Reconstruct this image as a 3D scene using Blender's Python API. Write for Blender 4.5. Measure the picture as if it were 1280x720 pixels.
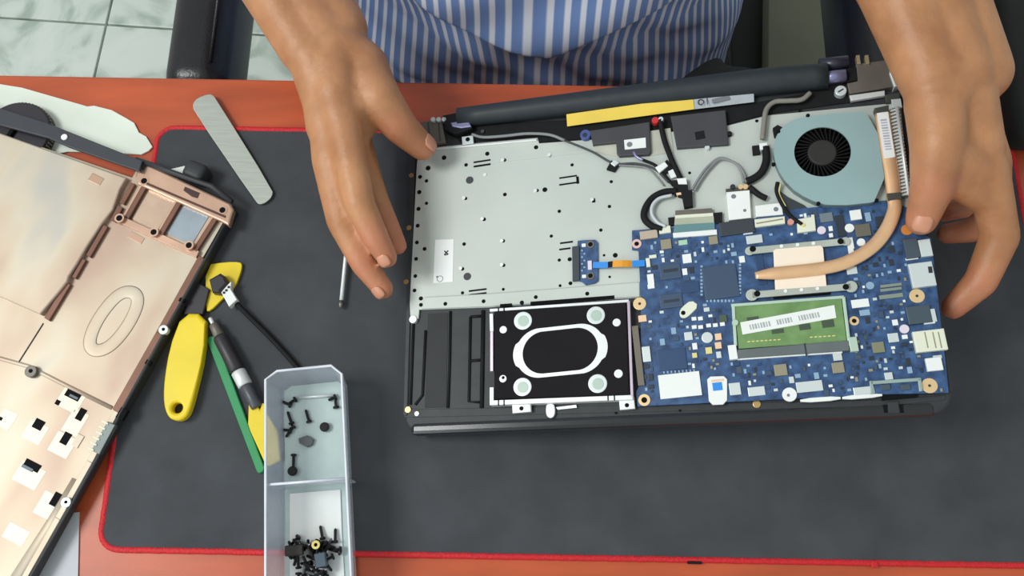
import bpy, bmesh, math, random
import numpy as np
from mathutils import Vector, Matrix, noise
random.seed(7)
for o in list(bpy.data.objects): bpy.data.objects.remove(o)
S = bpy.context.scene
COL = S.collection
PI = math.pi

# ------------------------------------------------------------------ camera
FPX = 1108.0
TILT, ROLL = math.radians(16.5), math.radians(1.0)
CAMO = np.array([0, 0, 0.68])
_f = np.array([0, math.sin(TILT), -math.cos(TILT)]); _u0 = np.array([0, math.cos(TILT), math.sin(TILT)]); _r0 = np.array([1.0, 0, 0])
CR = math.cos(ROLL) * _r0 + math.sin(ROLL) * _u0
CU = -math.sin(ROLL) * _r0 + math.cos(ROLL) * _u0
cam = bpy.data.cameras.new('camera'); cam.sensor_width = 36; cam.lens = FPX / 1280 * 36; cam.clip_start = .01
co = bpy.data.objects.new('camera', cam); COL.objects.link(co)
m = Matrix(((CR[0], CU[0], -_f[0], CAMO[0]), (CR[1], CU[1], -_f[1], CAMO[1]), (CR[2], CU[2], -_f[2], CAMO[2]), (0, 0, 0, 1)))
co.matrix_world = m
S.camera = co

# ------------------------------------------------------------------ light
S.view_settings.view_transform = 'Standard'; S.view_settings.look = 'None'
S.view_settings.gamma = 1; S.view_settings.use_curve_mapping = False
S.view_settings.exposure = 0.12
w = bpy.data.worlds.new('room_light'); S.world = w; w.use_nodes = True
bg = w.node_tree.nodes['Background']; bg.inputs[0].default_value = (0.93, 1.0, 0.98, 1); bg.inputs[1].default_value = 0.50
def area(name, loc, target, size, power, col):
    l = bpy.data.lights.new(name, 'AREA'); l.shape = 'RECTANGLE'; l.size, l.size_y = size; l.energy = power; l.color = col
    o = bpy.data.objects.new(name, l); COL.objects.link(o); o.location = loc
    o.rotation_euler = (Vector(target) - Vector(loc)).to_track_quat('-Z', 'Y').to_euler()
area('ceiling_light', (-1.5, 0.12, 1.95), (0, 0.1, 0), (0.7, 0.7), 30, (0.97, 1.0, 0.97))
area('window_light', (-1.6, -1.3, 1.2), (0, 0.1, 0), (1.0, 1.2), 13, (0.9, 0.97, 1.0))

# ------------------------------------------------------------------ pixel to place
def ray(px, py):
    return _f + CR * (px - 640) / FPX + CU * (360 - py) / FPX
def W(px, py, z=0.0):
    d = ray(px, py); p = CAMO + d * ((z - CAMO[2]) / d[2])
    return Vector((p[0], p[1], z))
def rotm(a, b, g):
    Rz = np.array([[math.cos(a), -math.sin(a), 0], [math.sin(a), math.cos(a), 0], [0, 0, 1]])
    Ry = np.array([[math.cos(b), 0, -math.sin(b)], [0, 1, 0], [math.sin(b), 0, math.cos(b)]])
    Rx = np.array([[1, 0, 0], [0, math.cos(g), -math.sin(g)], [0, math.sin(g), math.cos(g)]])
    return Rz @ Ry @ Rx
class Frame:
    """a tilted working plane; a pixel is read where its ray meets the plane at height h"""
    def __init__(s, o, R): s.o, s.R = np.array(o), R
    def __call__(s, px, py, h=0.0):
        ol = s.R.T @ (CAMO - s.o); dl = s.R.T @ ray(px, py); p = ol + dl * ((h - ol[2]) / dl[2])
        return Vector((p[0], p[1], h))
    def scale(s, px, py, h=0.0):
        a = s(px, py, h); return (s(px + 1, py, h) - a).length, (s(px, py + 1, h) - a).length
    def matrix(s):
        R = s.R
        return Matrix(((R[0][0], R[0][1], R[0][2], s.o[0]), (R[1][0], R[1][1], R[1][2], s.o[1]), (R[2][0], R[2][1], R[2][2], s.o[2]), (0, 0, 0, 1)))
LAP = Frame((-.0793, .0816, .0212), rotm(math.radians(1.37), math.radians(13.41), math.radians(-.43)))
TAB = Frame((0, 0, 0), np.eye(3))

# ------------------------------------------------------------------ materials
def lin(v):
    v /= 255.0
    return v / 12.92 if v <= .04045 else ((v + .055) / 1.055) ** 2.4
def C(r, g, b): return (lin(r), lin(g), lin(b), 1)
MATS = {}
def M(name, rgb, rough=.5, metal=0.0, var=.08, scale=60, bump=0.0, bscale=400, spec=.5, rgb2=None, detail=3, coat=0, stretch=None):
    if name in MATS: return MATS[name]
    m = bpy.data.materials.new(name); m.use_nodes = True; nt = m.node_tree; p = nt.nodes['Principled BSDF']
    p.inputs['Roughness'].default_value = rough; p.inputs['Metallic'].default_value = metal
    p.inputs['Specular IOR Level'].default_value = spec; p.inputs['Coat Weight'].default_value = coat
    tc = nt.nodes.new('ShaderNodeTexCoord'); src = tc.outputs['Object']
    if stretch:
        mp = nt.nodes.new('ShaderNodeMapping'); mp.inputs['Scale'].default_value = stretch; nt.links.new(src, mp.inputs[0]); src = mp.outputs[0]
    n = nt.nodes.new('ShaderNodeTexNoise'); n.inputs['Scale'].default_value = scale; n.inputs['Detail'].default_value = detail
    nt.links.new(src, n.inputs['Vector'])
    r = nt.nodes.new('ShaderNodeValToRGB'); c = C(*rgb)
    c2 = C(*rgb2) if rgb2 else None
    r.color_ramp.elements[0].position = .3; r.color_ramp.elements[1].position = .7
    r.color_ramp.elements[0].color = tuple(max(0, x * (1 - var)) for x in c[:3]) + (1,)
    r.color_ramp.elements[1].color = c2 if c2 else tuple(min(1, x * (1 + var)) for x in c[:3]) + (1,)
    nt.links.new(n.outputs[0], r.inputs[0]); nt.links.new(r.outputs[0], p.inputs['Base Color'])
    if bump:
        b = nt.nodes.new('ShaderNodeBump'); b.inputs['Strength'].default_value = bump; b.inputs['Distance'].default_value = .001
        n2 = nt.nodes.new('ShaderNodeTexNoise'); n2.inputs['Scale'].default_value = bscale; nt.links.new(src, n2.inputs['Vector'])
        nt.links.new(n2.outputs[0], b.inputs['Height']); nt.links.new(b.outputs[0], p.inputs['Normal'])
    MATS[name] = m
    return m
WOOD = M('desk_laminate', (186, 84, 48), .38, var=.18, scale=9, detail=6, stretch=(1, 5, 1), bump=.05, bscale=300)
MATF = M('mat_cloth', (72, 74, 78), .85, var=.16, scale=22, detail=8, bump=.25, bscale=1500, spec=.25)
REDE = M('red_stitching', (205, 28, 38), .6, var=.2, scale=700, bump=.6, bscale=900)
SILV = M('mid_plate_metal', (194, 200, 194), .55, .2, var=.05, scale=14)
STEEL = M('bright_steel', (226, 228, 228), .45, .35, var=.06, scale=80)
BRUSH = M('brushed_steel', (180, 184, 176), .45, .5, var=.10, scale=40, stretch=(1, 30, 1))
TAUPE = M('dull_bracket_metal', (112, 106, 98), .5, .4, var=.1, scale=60)
BLK = M('black_plastic', (52, 54, 57), .5, var=.12, scale=90, bump=.05, spec=.35)
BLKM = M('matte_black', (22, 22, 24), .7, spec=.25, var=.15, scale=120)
GLOSS = M('glossy_black_edge', (40, 41, 44), .2, var=.05)
HOLE = M('dark_hole', (14, 15, 17), .8, var=.1, spec=.15)
BARREL = M('hinge_cover_plastic', (46, 52, 56), .5, spec=.35, var=.08, scale=120)
SPKG = M('speaker_dark_grey', (62, 62, 66), .5, var=.08)
WHITE = M('white_sticker', (236, 238, 236), .55, var=.03)
CREAM = M('cream_plastic', (226, 228, 208), .5, var=.04)
PALE = M('pale_solder_metal', (214, 222, 222), .35, .3, var=.06)
INK = M('grey_print', (120, 122, 130), .6, var=.15, scale=900)
INKD = M('dark_print', (40, 40, 46), .6)
GOLD = M('gold_pad', (232, 200, 152), .4, .35, var=.06)
BRASS = M('brass_insert', (200, 168, 110), .35, .8)
PCB = M('blue_circuit_board', (30, 62, 106), .45, var=.25, scale=150, rgb2=(62, 98, 146), detail=8)
CHIP = M('slate_chip', (58, 78, 104), .4, var=.08, scale=200)
CHIPD = M('dark_chip', (40, 48, 60), .4, var=.1)
CHIPB = M('blue_grey_chip', (36, 66, 106), .45, var=.1)
SLATE = M('slate_port', (74, 88, 100), .45, .3, var=.1)
TAN = M('tan_inductor', (150, 144, 122), .5, .2, var=.1)
PEACH = M('peach_pad', (240, 200, 165), .5)
YEL = M('yellow_part', (225, 210, 140), .5)
LBLUE = M('light_blue_part', (140, 170, 196), .5)
GREENL = M('pale_green_part', (170, 205, 180), .5)
RAMG = M('memory_green', (106, 142, 84), .45, var=.1, scale=90, rgb2=(122, 158, 100))
RAMC = M('memory_slot_grey', (98, 106, 108), .5, var=.08)
RAMF = M('memory_frame', (186, 208, 190), .4, .2, var=.05)
COPP = M('heat_pipe_copper', (240, 194, 150), .3, .5, var=.08, scale=60)
COPL = M('cold_plate', (255, 236, 216), .45, .15, var=.03)
FANH = M('fan_housing_metal', (158, 186, 188), .4, .35, var=.04, scale=20)
FANB = M('fan_blade_black', (16, 16, 16), .6, var=.15, spec=.2)
BLUEF = M('blue_flex', (44, 140, 228), .45, var=.05)
ORANG = M('orange_flex', (226, 152, 34), .45, var=.12)
TEAL = M('teal_flex', (98, 138, 142), .45, var=.05)
GREYW = M('grey_wire', (132, 134, 136), .5)
SLEEVE = M('grey_braid', (136, 132, 124), .6, bump=.5, bscale=1500)
REDP = M('red_plastic', (206, 40, 44), .5)
BLUP = M('blue_plastic', (66, 84, 150), .4)
LAVE = M('lavender_sheen', (140, 140, 176), .3, .5)
YSTK = M('yellow_sticker', (238, 206, 84), .5, var=.05, scale=30)
HDDB = M('hard_drive_black', (30, 27, 31), .8, var=.1, spec=.15)
COPC = M('copper_plating', (190, 164, 146), .52, .42, var=.22, scale=14, detail=5, rgb2=(208, 194, 172), bump=.05, bscale=60)
def tarnish():
    m = MATS['copper_plating']; nt = m.node_tree; p = nt.nodes['Principled BSDF']
    tc = nt.nodes.new('ShaderNodeTexCoord'); mp = nt.nodes.new('ShaderNodeMapping'); mp.inputs['Scale'].default_value = (1.4, .8, 1); nt.links.new(tc.outputs['Object'], mp.inputs[0])
    n = nt.nodes.new('ShaderNodeTexNoise'); n.inputs['Scale'].default_value = 12; n.inputs['Detail'].default_value = 2; n.inputs['Distortion'].default_value = .2; nt.links.new(mp.outputs[0], n.inputs['Vector'])
    r = nt.nodes.new('ShaderNodeValToRGB'); e = r.color_ramp.elements
    e[0].position = .30; e[0].color = C(180, 154, 138); e[1].position = .44; e[1].color = C(194, 176, 156)
    for q, c in ((.54, (198, 186, 168)), (.64, (184, 178, 168)), (.76, (172, 170, 168))): x = e.new(q); x.color = C(*c)
    nt.links.new(n.outputs[0], r.inputs[0]); nt.links.new(r.outputs[0], p.inputs['Base Color'])
tarnish()
COPD = M('copper_plating_ribs', (204, 166, 144), .36, .6, var=.12, scale=40)
COPW = M('copper_wall_shaded', (122, 84, 68), .5, .3, var=.15, scale=40)  # copper with the shade of its walls put into the brown
FOIL = M('blue_grey_foil', (150, 160, 170), .4, .5, var=.12, scale=40)
YELT = M('yellow_tool_plastic', (232, 204, 26), .4, var=.06, scale=30)
GRN = M('green_tool_plastic', (36, 142, 84), .45, var=.06)
SKIN = None
PAPER = M('white_board', (226, 234, 222), .75, var=.04, scale=20)
PAPERG = M('grey_paper', (196, 198, 204), .75, var=.04, scale=20)
LEATH = M('black_leather', (30, 29, 34), .3, var=.12, scale=60, bump=.25, bscale=500)
CHARC = M('charcoal_trousers', (62, 64, 64), .9, var=.12, scale=160, bump=.3, bscale=1200)
CABN = M('black_cabinet_paint', (16, 17, 18), .6)
BOARD = M('grey_green_board', (120, 122, 102), .7, var=.08, scale=8)
GROUT = M('grey_grout', (150, 156, 148), .8)

def tile_mat():
    m = bpy.data.materials.new('marble_tile'); m.use_nodes = True; nt = m.node_tree; p = nt.nodes['Principled BSDF']
    p.inputs['Roughness'].default_value = .3
    tc = nt.nodes.new('ShaderNodeTexCoord'); oi = nt.nodes.new('ShaderNodeObjectInfo')
    add = nt.nodes.new('ShaderNodeVectorMath'); add.operation = 'ADD'
    nt.links.new(tc.outputs['Object'], add.inputs[0]); nt.links.new(oi.outputs['Location'], add.inputs[1])
    n = nt.nodes.new('ShaderNodeTexNoise'); n.inputs['Scale'].default_value = 7; n.inputs['Detail'].default_value = 7; n.inputs['Distortion'].default_value = 1.6
    nt.links.new(add.outputs[0], n.inputs['Vector'])
    r = nt.nodes.new('ShaderNodeValToRGB'); e = r.color_ramp.elements
    e[0].position = .36; e[0].color = C(170, 184, 174); e[1].position = .5; e[1].color = C(210, 220, 212)
    x = e.new(.62); x.color = C(218, 226, 220)
    nt.links.new(n.outputs[0], r.inputs[0]); nt.links.new(r.outputs[0], p.inputs['Base Color'])
    return m
def clear_mat():
    m = bpy.data.materials.new('clear_plastic'); m.use_nodes = True; nt = m.node_tree; p = nt.nodes['Principled BSDF']
    p.inputs['Base Color'].default_value = C(214, 220, 230); p.inputs['Roughness'].default_value = .22
    n = nt.nodes.new('ShaderNodeTexNoise'); n.inputs['Scale'].default_value = 35
    mr = nt.nodes.new('ShaderNodeMapRange'); mr.inputs['To Min'].default_value = .40; mr.inputs['To Max'].default_value = .55
    nt.links.new(n.outputs[0], mr.inputs['Value'])
    t = nt.nodes.new('ShaderNodeBsdfTransparent'); mx = nt.nodes.new('ShaderNodeMixShader')
    nt.links.new(mr.outputs[0], mx.inputs[0]); nt.links.new(t.outputs[0], mx.inputs[1]); nt.links.new(p.outputs[0], mx.inputs[2])
    nt.links.new(mx.outputs[0], nt.nodes['Material Output'].inputs[0])
    return m
def skin_mat():
    m = bpy.data.materials.new('skin'); m.use_nodes = True; nt = m.node_tree; p = nt.nodes['Principled BSDF']
    p.inputs['Roughness'].default_value = .48
    p.inputs['Subsurface Weight'].default_value = .12; p.inputs['Subsurface Radius'].default_value = (1, .35, .2); p.inputs['Subsurface Scale'].default_value = .004
    tc = nt.nodes.new('ShaderNodeTexCoord')
    n = nt.nodes.new('ShaderNodeTexNoise'); n.inputs['Scale'].default_value = 28; n.inputs['Detail'].default_value = 6
    nt.links.new(tc.outputs['Object'], n.inputs['Vector'])
    r = nt.nodes.new('ShaderNodeValToRGB'); e = r.color_ramp.elements
    e[0].position = .3; e[0].color = C(166, 112, 74); e[1].position = .72; e[1].color = C(200, 144, 102)
    nt.links.new(n.outputs[0], r.inputs[0])
    at = nt.nodes.new('ShaderNodeAttribute'); at.attribute_name = 'rosy'
    mx = nt.nodes.new('ShaderNodeMix'); mx.data_type = 'RGBA'; mx.inputs[7].default_value = C(206, 124, 100)
    nt.links.new(at.outputs['Fac'], mx.inputs[0]); nt.links.new(r.outputs[0], mx.inputs[6]); nt.links.new(mx.outputs[2], p.inputs['Base Color'])
    v = nt.nodes.new('ShaderNodeTexNoise'); v.inputs['Scale'].default_value = 260; v.inputs['Detail'].default_value = 4
    nt.links.new(tc.outputs['Object'], v.inputs['Vector'])
    b = nt.nodes.new('ShaderNodeBump'); b.inputs['Strength'].default_value = .25; b.inputs['Distance'].default_value = .0015
    nt.links.new(v.outputs[0], b.inputs['Height']); nt.links.new(b.outputs[0], p.inputs['Normal'])
    return m
def shirt_mat():
    m = bpy.data.materials.new('striped_shirt_cloth'); m.use_nodes = True; nt = m.node_tree; p = nt.nodes['Principled BSDF']
    p.inputs['Roughness'].default_value = .85; p.inputs['Specular IOR Level'].default_value = .2
    uv = nt.nodes.new('ShaderNodeUVMap'); sx = nt.nodes.new('ShaderNodeSeparateXYZ'); nt.links.new(uv.outputs[0], sx.inputs[0])
    mu = nt.nodes.new('ShaderNodeMath'); mu.operation = 'MULTIPLY'; mu.inputs[1].default_value = 1 / .0098; nt.links.new(sx.outputs[0], mu.inputs[0])
    fr = nt.nodes.new('ShaderNodeMath'); fr.operation = 'FRACT'; nt.links.new(mu.outputs[0], fr.inputs[0])
    r = nt.nodes.new('ShaderNodeValToRGB'); e = r.color_ramp.elements
    e[0].position = 0; e[0].color = C(118, 146, 202); e[1].position = .52; e[1].color = C(122, 152, 206)
    a = e.new(.64); a.color = C(226, 232, 246); b_ = e.new(.92); b_.color = C(226, 232, 246); c_ = e.new(1.0); c_.color = C(118, 146, 202)
    nt.links.new(fr.outputs[0], r.inputs[0]); nt.links.new(r.outputs[0], p.inputs['Base Color'])
    return m
TILE, CLEAR, SKIN, SHIRT = tile_mat(), clear_mat(), skin_mat(), shirt_mat()
NAIL = M('fingernail', (208, 146, 118), .3, var=.05)
HAIR = M('dark_hair', (40, 34, 30), .6, var=.2, scale=200)

# ------------------------------------------------------------------ mesh helpers
def link(name, me, mat, parent=None, smooth=False):
    o = bpy.data.objects.new(name, me); COL.objects.link(o)
    if mat is not None and not me.materials: me.materials.append(mat)
    if smooth:
        for p in me.polygons: p.use_smooth = True
    if parent is not None: o.parent = parent
    return o
def mesh(name, vs, fs):
    me = bpy.data.meshes.new(name); me.from_pydata([tuple(v) for v in vs], [], fs); me.validate(); me.update(); return me
def tag(o, label, cat, group=None):
    o['label'] = label; o['category'] = cat
    if group: o['group'] = group
    return o
def empty(name, label, cat, mtx, group=None):
    o = bpy.data.objects.new(name, None); COL.objects.link(o); o.matrix_world = mtx; o.empty_display_size = .02
    return tag(o, label, cat, group)
def ccw(p):
    a = sum(p[i][0] * p[(i + 1) % len(p)][1] - p[(i + 1) % len(p)][0] * p[i][1] for i in range(len(p)))
    return list(p) if a > 0 else list(p)[::-1]
def inset(p, d):
    n = len(p); out = []
    for i in range(n):
        a, b, c = Vector(p[i - 1][:2]), Vector(p[i][:2]), Vector(p[(i + 1) % n][:2])
        e1 = (b - a); e2 = (c - b)
        if e1.length < 1e-9 or e2.length < 1e-9: out.append(b); continue
        e1.normalize(); e2.normalize()
        n1 = Vector((-e1.y, e1.x)); n2 = Vector((-e2.y, e2.x)); bi = n1 + n2
        if bi.length < 1e-6: out.append(b + n1 * d); continue
        bi.normalize(); k = d / max(.35, bi.dot(n1)); out.append(b + bi * k)
    return out
def prism_mesh(name, pts, z0, z1, bev=0.0, bot=0.0):
    p = ccw([tuple(q[:2]) for q in pts]); n = len(p); rings = []
    if bot: rings += [[(q[0], q[1], z0) for q in inset(p, bot)], [(q[0], q[1], z0 + bot) for q in p]]
    else: rings.append([(q[0], q[1], z0) for q in p])
    if bev: rings += [[(q[0], q[1], z1 - bev) for q in p], [(*(tuple(q)[:2]), z1 - bev * .3) for q in inset(p, bev * .3)], [(q[0], q[1], z1) for q in inset(p, bev)]]
    else: rings.append([(q[0], q[1], z1) for q in p])
    vs = [v for r in rings for v in r]; fs = [list(range(n))[::-1]]
    for k in range(len(rings) - 1):
        for i in range(n):
            j = (i + 1) % n; fs.append([k * n + i, k * n + j, (k + 1) * n + j, (k + 1) * n + i])
    fs.append([(len(rings) - 1) * n + i for i in range(n)])
    return mesh(name, vs, fs)
def prism(name, pts, z0, z1, mat, parent=None, bev=0.0, bot=0.0):
    return link(name, prism_mesh(name, pts, z0, z1, bev, bot), mat, parent)
def smooth_poly(p, it=2):
    for _ in range(it):
        q = []
        for i in range(len(p)):
            a, b = Vector(p[i][:2]), Vector(p[(i + 1) % len(p)][:2]); q += [a * .75 + b * .25, a * .25 + b * .75]
        p = q
    return p
def rrect(x0, y0, x1, y1, r, n=6):
    out = []
    for cx, cy, a in ((x1 - r, y1 - r, 0), (x0 + r, y1 - r, PI / 2), (x0 + r, y0 + r, PI), (x1 - r, y0 + r, 1.5 * PI)):
        for i in range(n + 1):
            t = a + PI / 2 * i / n; out.append((cx + r * math.cos(t), cy + r * math.sin(t)))
    return out
def circ(c, r, n=20, ry=None, a0=0):
    return [(c[0] + r * math.cos(a0 + 2 * PI * i / n), c[1] + (ry or r) * math.sin(a0 + 2 * PI * i / n)) for i in range(n)]
def annulus_mesh(name, outer, inner, z0, z1):
    n = len(outer); vs = [(*o[:2], z0) for o in outer] + [(*o[:2], z1) for o in outer] + [(*o[:2], z1) for o in inner] + [(*o[:2], z0) for o in inner]
    fs = []
    for i in range(n):
        j = (i + 1) % n
        for k in range(4): fs.append([k * n + i, k * n + j, ((k + 1) % 4) * n + j, ((k + 1) % 4) * n + i])
    return mesh(name, vs, fs)
def spline(pts, sub=8):
    P = [Vector(p) for p in pts]; P = [P[0] * 2 - P[1]] + P + [P[-1] * 2 - P[-2]]; out = []
    for i in range(1, len(P) - 2):
        for k in range(sub):
            t = k / sub; a, b, c, d = P[i - 1], P[i], P[i + 1], P[i + 2]
            out.append(.5 * ((2 * b) + (c - a) * t + (2 * a - 5 * b + 4 * c - d) * t * t + (3 * b - a - 3 * c + d) * t ** 3))
    out.append(P[-2]); return out
def tube_mesh(name, path, rad, n=10, flat=1.0, closed=False, up=None):
    P = [Vector(p) for p in path]; k = len(P); rs = rad if isinstance(rad, (list, tuple)) else [rad] * k
    vs, fs = [], []; prev = None
    for i in range(k):
        if closed: t = P[(i + 1) % k] - P[i - 1]
        else: t = P[min(k - 1, i + 1)] - P[max(0, i - 1)]
        t.normalize()
        if up is not None: a = t.cross(Vector(up)); a.normalize()
        elif prev is None:
            a = t.cross(Vector((0, 0, 1)));
            if a.length < .1: a = t.cross(Vector((0, 1, 0)))
            a.normalize()
        else:
            a = prev - t * prev.dot(t); a.normalize()
        prev = a; b = a.cross(t)
        for j in range(n):
            an = 2 * PI * j / n; vs.append(P[i] + a * (rs[i] * math.cos(an)) + b * (rs[i] * flat * math.sin(an)))
    R = k if closed else k - 1
    for i in range(R):
        for j in range(n):
            i2 = (i + 1) % k; fs.append([i * n + j, i * n + (j + 1) % n, i2 * n + (j + 1) % n, i2 * n + j])
    if not closed: fs += [list(range(n))[::-1], [(k - 1) * n + j for j in range(n)]]
    return mesh(name, vs, fs)
def tube(name, path, rad, mat, parent=None, n=10, flat=1.0, sub=0, closed=False, up=None):
    if sub:
        k = len(path); path2 = spline(path, sub)
        if isinstance(rad, (list, tuple)):
            rad = [rad[min(k - 1, int(i / sub))] + (rad[min(k - 1, int(i / sub) + 1)] - rad[min(k - 1, int(i / sub))]) * ((i / sub) % 1) for i in range(len(path2))]
        path = path2
    return link(name, tube_mesh(name, path, rad, n, flat, closed, up), mat, parent, smooth=True)
def ribbon(name, path, width, thick, mat, parent=None, side=None):
    P = [Vector(p) for p in path]; vs, fs = [], []
    for i, p in enumerate(P):
        t = (P[min(len(P) - 1, i + 1)] - P[max(0, i - 1)]).normalized()
        s = Vector(side) if side else t.cross(Vector((0, 0, 1))).normalized()
        u = s.cross(t).normalized()
        if u.z < 0: u = -u
        for a, b in ((-1, 0), (1, 0), (1, 1), (-1, 1)): vs.append(p + s * (a * width / 2) + u * (b * thick))
    for i in range(len(P) - 1):
        for j in range(4): fs.append([i * 4 + j, i * 4 + (j + 1) % 4, i * 4 + 4 + (j + 1) % 4, i * 4 + 4 + j])
    fs += [[0, 1, 2, 3], [len(vs) - 4 + j for j in range(4)][::-1]]
    return link(name, mesh(name, vs, fs), mat, parent)
def rbox_mesh(name, sx, sy, sz, bev, seg=3):
    bm = bmesh.new(); bmesh.ops.create_cube(bm, size=1)
    for v in bm.verts: v.co = Vector((v.co.x * sx, v.co.y * sy, v.co.z * sz))
    bmesh.ops.bevel(bm, geom=list(bm.edges), offset=bev, segments=seg, affect='EDGES', profile=.5)
    me = bpy.data.meshes.new(name); bm.to_mesh(me); bm.free(); return me
def rbox(name, size, loc, bev, mat, parent=None, seg=3, rotz=0):
    o = link(name, rbox_mesh(name, *size, bev, seg), mat, parent, smooth=seg > 2); o.location = loc; o.rotation_euler.z = rotz; return o
def join_mesh(name, parts):
    vs, fs = [], []
    for me in parts:
        k = len(vs); vs += [v.co.copy() for v in me.vertices]; fs += [[k + i for i in p.vertices] for p in me.polygons]
    return mesh(name, vs, fs)

# pieces placed in a frame by pixel
def poly(fr, name, pix, h0, h1, mat, parent, bev=0.0, rnd=0):
    p = [fr(x, y, h1) for x, y in pix]
    if rnd: p = smooth_poly(p, rnd)
    return prism(name, p, h0, h1, mat, parent, bev)
UNIT = {}
def rect(fr, name, cx, cy, pw, ph, h0, h1, mat, parent, rot=0.0, ch=None):
    """box of pw x ph pixels; shares one bevelled unit mesh per material"""
    key = mat.name
    if key not in UNIT:
        UNIT[key] = prism_mesh('piece_' + key, [(-.5, -.5), (.5, -.5), (.5, .5), (-.5, .5)], 0, 1, .06); UNIT[key].materials.append(mat)
    o = bpy.data.objects.new(name, UNIT[key]); COL.objects.link(o); o.parent = parent
    c = fr(cx, cy, h1); sx, sy = fr.scale(cx, cy, h1); o.location = (c.x, c.y, h0); o.scale = (pw * sx, ph * sy, h1 - h0); o.rotation_euler.z = rot
    return o
UC = {}
def disc(fr, name, cx, cy, pr, h0, h1, mat, parent, n=18):
    key = (mat.name, n)
    if key not in UC:
        UC[key] = prism_mesh('disc_' + mat.name, circ((0, 0), 1, n), 0, 1, .1); UC[key].materials.append(mat)
    o = bpy.data.objects.new(name, UC[key]); COL.objects.link(o); o.parent = parent
    c = fr(cx, cy, h1); sx, sy = fr.scale(cx, cy, h1); r = pr * (sx + sy) / 2; o.location = (c.x, c.y, h0); o.scale = (r, r, h1 - h0)
    return o
def ring(fr, name, cx, cy, pr, pin, h0, h1, mat, parent):
    c = fr(cx, cy, h1); s = fr.scale(cx, cy, h1)[0]
    return link(name, annulus_mesh(name, circ(c, pr * s, 20), circ(c, pin * s, 20), h0, h1), mat, parent)
MM = .001

# ================================================================== setting
floor = link('floor', prism_mesh('floor', [(-1.6, -1), (1.6, -1), (1.6, 2.2), (-1.6, 2.2)], -.80, -.757), GROUT); floor['kind'] = 'structure'
T0 = W(133, 31, -.75); TS = .41
ta = math.atan2((W(0, 22, -.75) - W(210, 36, -.75)).y, (W(0, 22, -.75) - W(210, 36, -.75)).x) - PI
tm = prism_mesh('floor_tile', [(.002, .002), (TS - .002, .002), (TS - .002, TS - .002), (.002, TS - .002)], 0, .008, .0015); tm.materials.append(TILE)
for i in range(-3, 4):
    for j in range(-2, 4):
        o = bpy.data.objects.new('floor_tile', tm); COL.objects.link(o); o.parent = floor
        q = Matrix.Rotation(ta, 3, 'Z') @ Vector((i * TS, j * TS, 0)); o.location = (T0.x + q.x, T0.y + q.y, -.757); o.rotation_euler.z = ta
        if abs(o.location.x) > 1.45 or not -.6 < o.location.y < 1.7: bpy.data.objects.remove(o)

# ================================================================== desk
desk = empty('desk', 'orange brown laminate work desk carrying the black mat', 'desk', Matrix.Translation((0, 0, -.75)))
EDGE = .3845
def dz(me_obj): me_obj.location.z = .75; return me_obj
dz(prism('desktop', rrect(-.85, -.36, .85, EDGE, .012), -.025, 0, WOOD, desk, .002, .002))
for x in (-.80, .78):
    dz(prism('side_panel', [(x, -.30), (x + .02, -.30), (x + .02, .33), (x, .33)], -.75, -.025, WOOD, desk, .001))
dz(prism('modesty_panel', [(-.78, -.28), (.78, -.28), (.78, -.265), (-.78, -.265)], -.6, -.025, WOOD, desk, .001))

# ================================================================== mat
X0, X1, Y0, Y1 = -.299, .418, -.004, .336
mat_ = empty('desk_mat', 'large black cloth desk mat with red stitched edge', 'desk mat', Matrix.Translation((.06, .166, 0)))
def mo(p): return [(q[0] - .06, q[1] - .166) for q in p]
prism('mat_surface', mo(rrect(X0, Y0, X1, Y1, .014)), .0002, .003, MATF, mat_)
path = [Vector((q[0] - .06, q[1] - .166, .0021)) for q in rrect(X0, Y0, X1, Y1, .014)]
dense = []
for i in range(len(path)):
    a, b = path[i], path[(i + 1) % len(path)]; k = max(1, int((b - a).length / .004))
    dense += [a.lerp(b, t / k) for t in range(k)]
dense = [p + Vector((random.uniform(-1, 1) * .00015, random.uniform(-1, 1) * .00015, 0)) for p in dense]
tube('stitched_edge', dense, .0024, REDE, mat_, n=8, flat=.75, closed=True, up=(0, 0, 1))
s = W(868, 699, .003); rbox('seam_tab', (.011, .0025, .001), (s.x - .06, Y0 - .166 - .002, .0032), .0004, BLKM, mat_, seg=1)
s = W(1093, 705, .003); rbox('seam_knot', (.005, .005, .003), (s.x - .06, Y0 - .166 - .001, .003), .001, REDE, mat_, seg=2)
ZM = .003

# ================================================================== laptop
lap = empty('laptop', 'opened laptop lying upside down with circuit board, fan and drive exposed', 'laptop', LAP.matrix())
LW, LD = .378, .2597
# body of the keyboard deck and the closed screen underneath
prism('keyboard_deck', rrect(0, 0, LW, LD - .012, .014, 8), -.011, -.0022, BLK, lap, .002, .001)
prism('front_edge', rrect(.006, -.0012, LW - .012, .0075, .0035), -.010, -.0006, GLOSS, lap, .0028)
prism('side_rim', rrect(-.0005, .013, .0035, LD - .03, .0015), -.010, -.001, BLK, lap, .0008)
prism('side_rim', rrect(LW - .0035, .014, LW + .0005, LD - .03, .0015), -.010, -.001, BLK, lap, .0008)
prism('screen_lid', rrect(.001, .001, LW - .001, LD - .010, .012), -.0175, -.0118, BLKM, lap, .001, .002)
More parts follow.
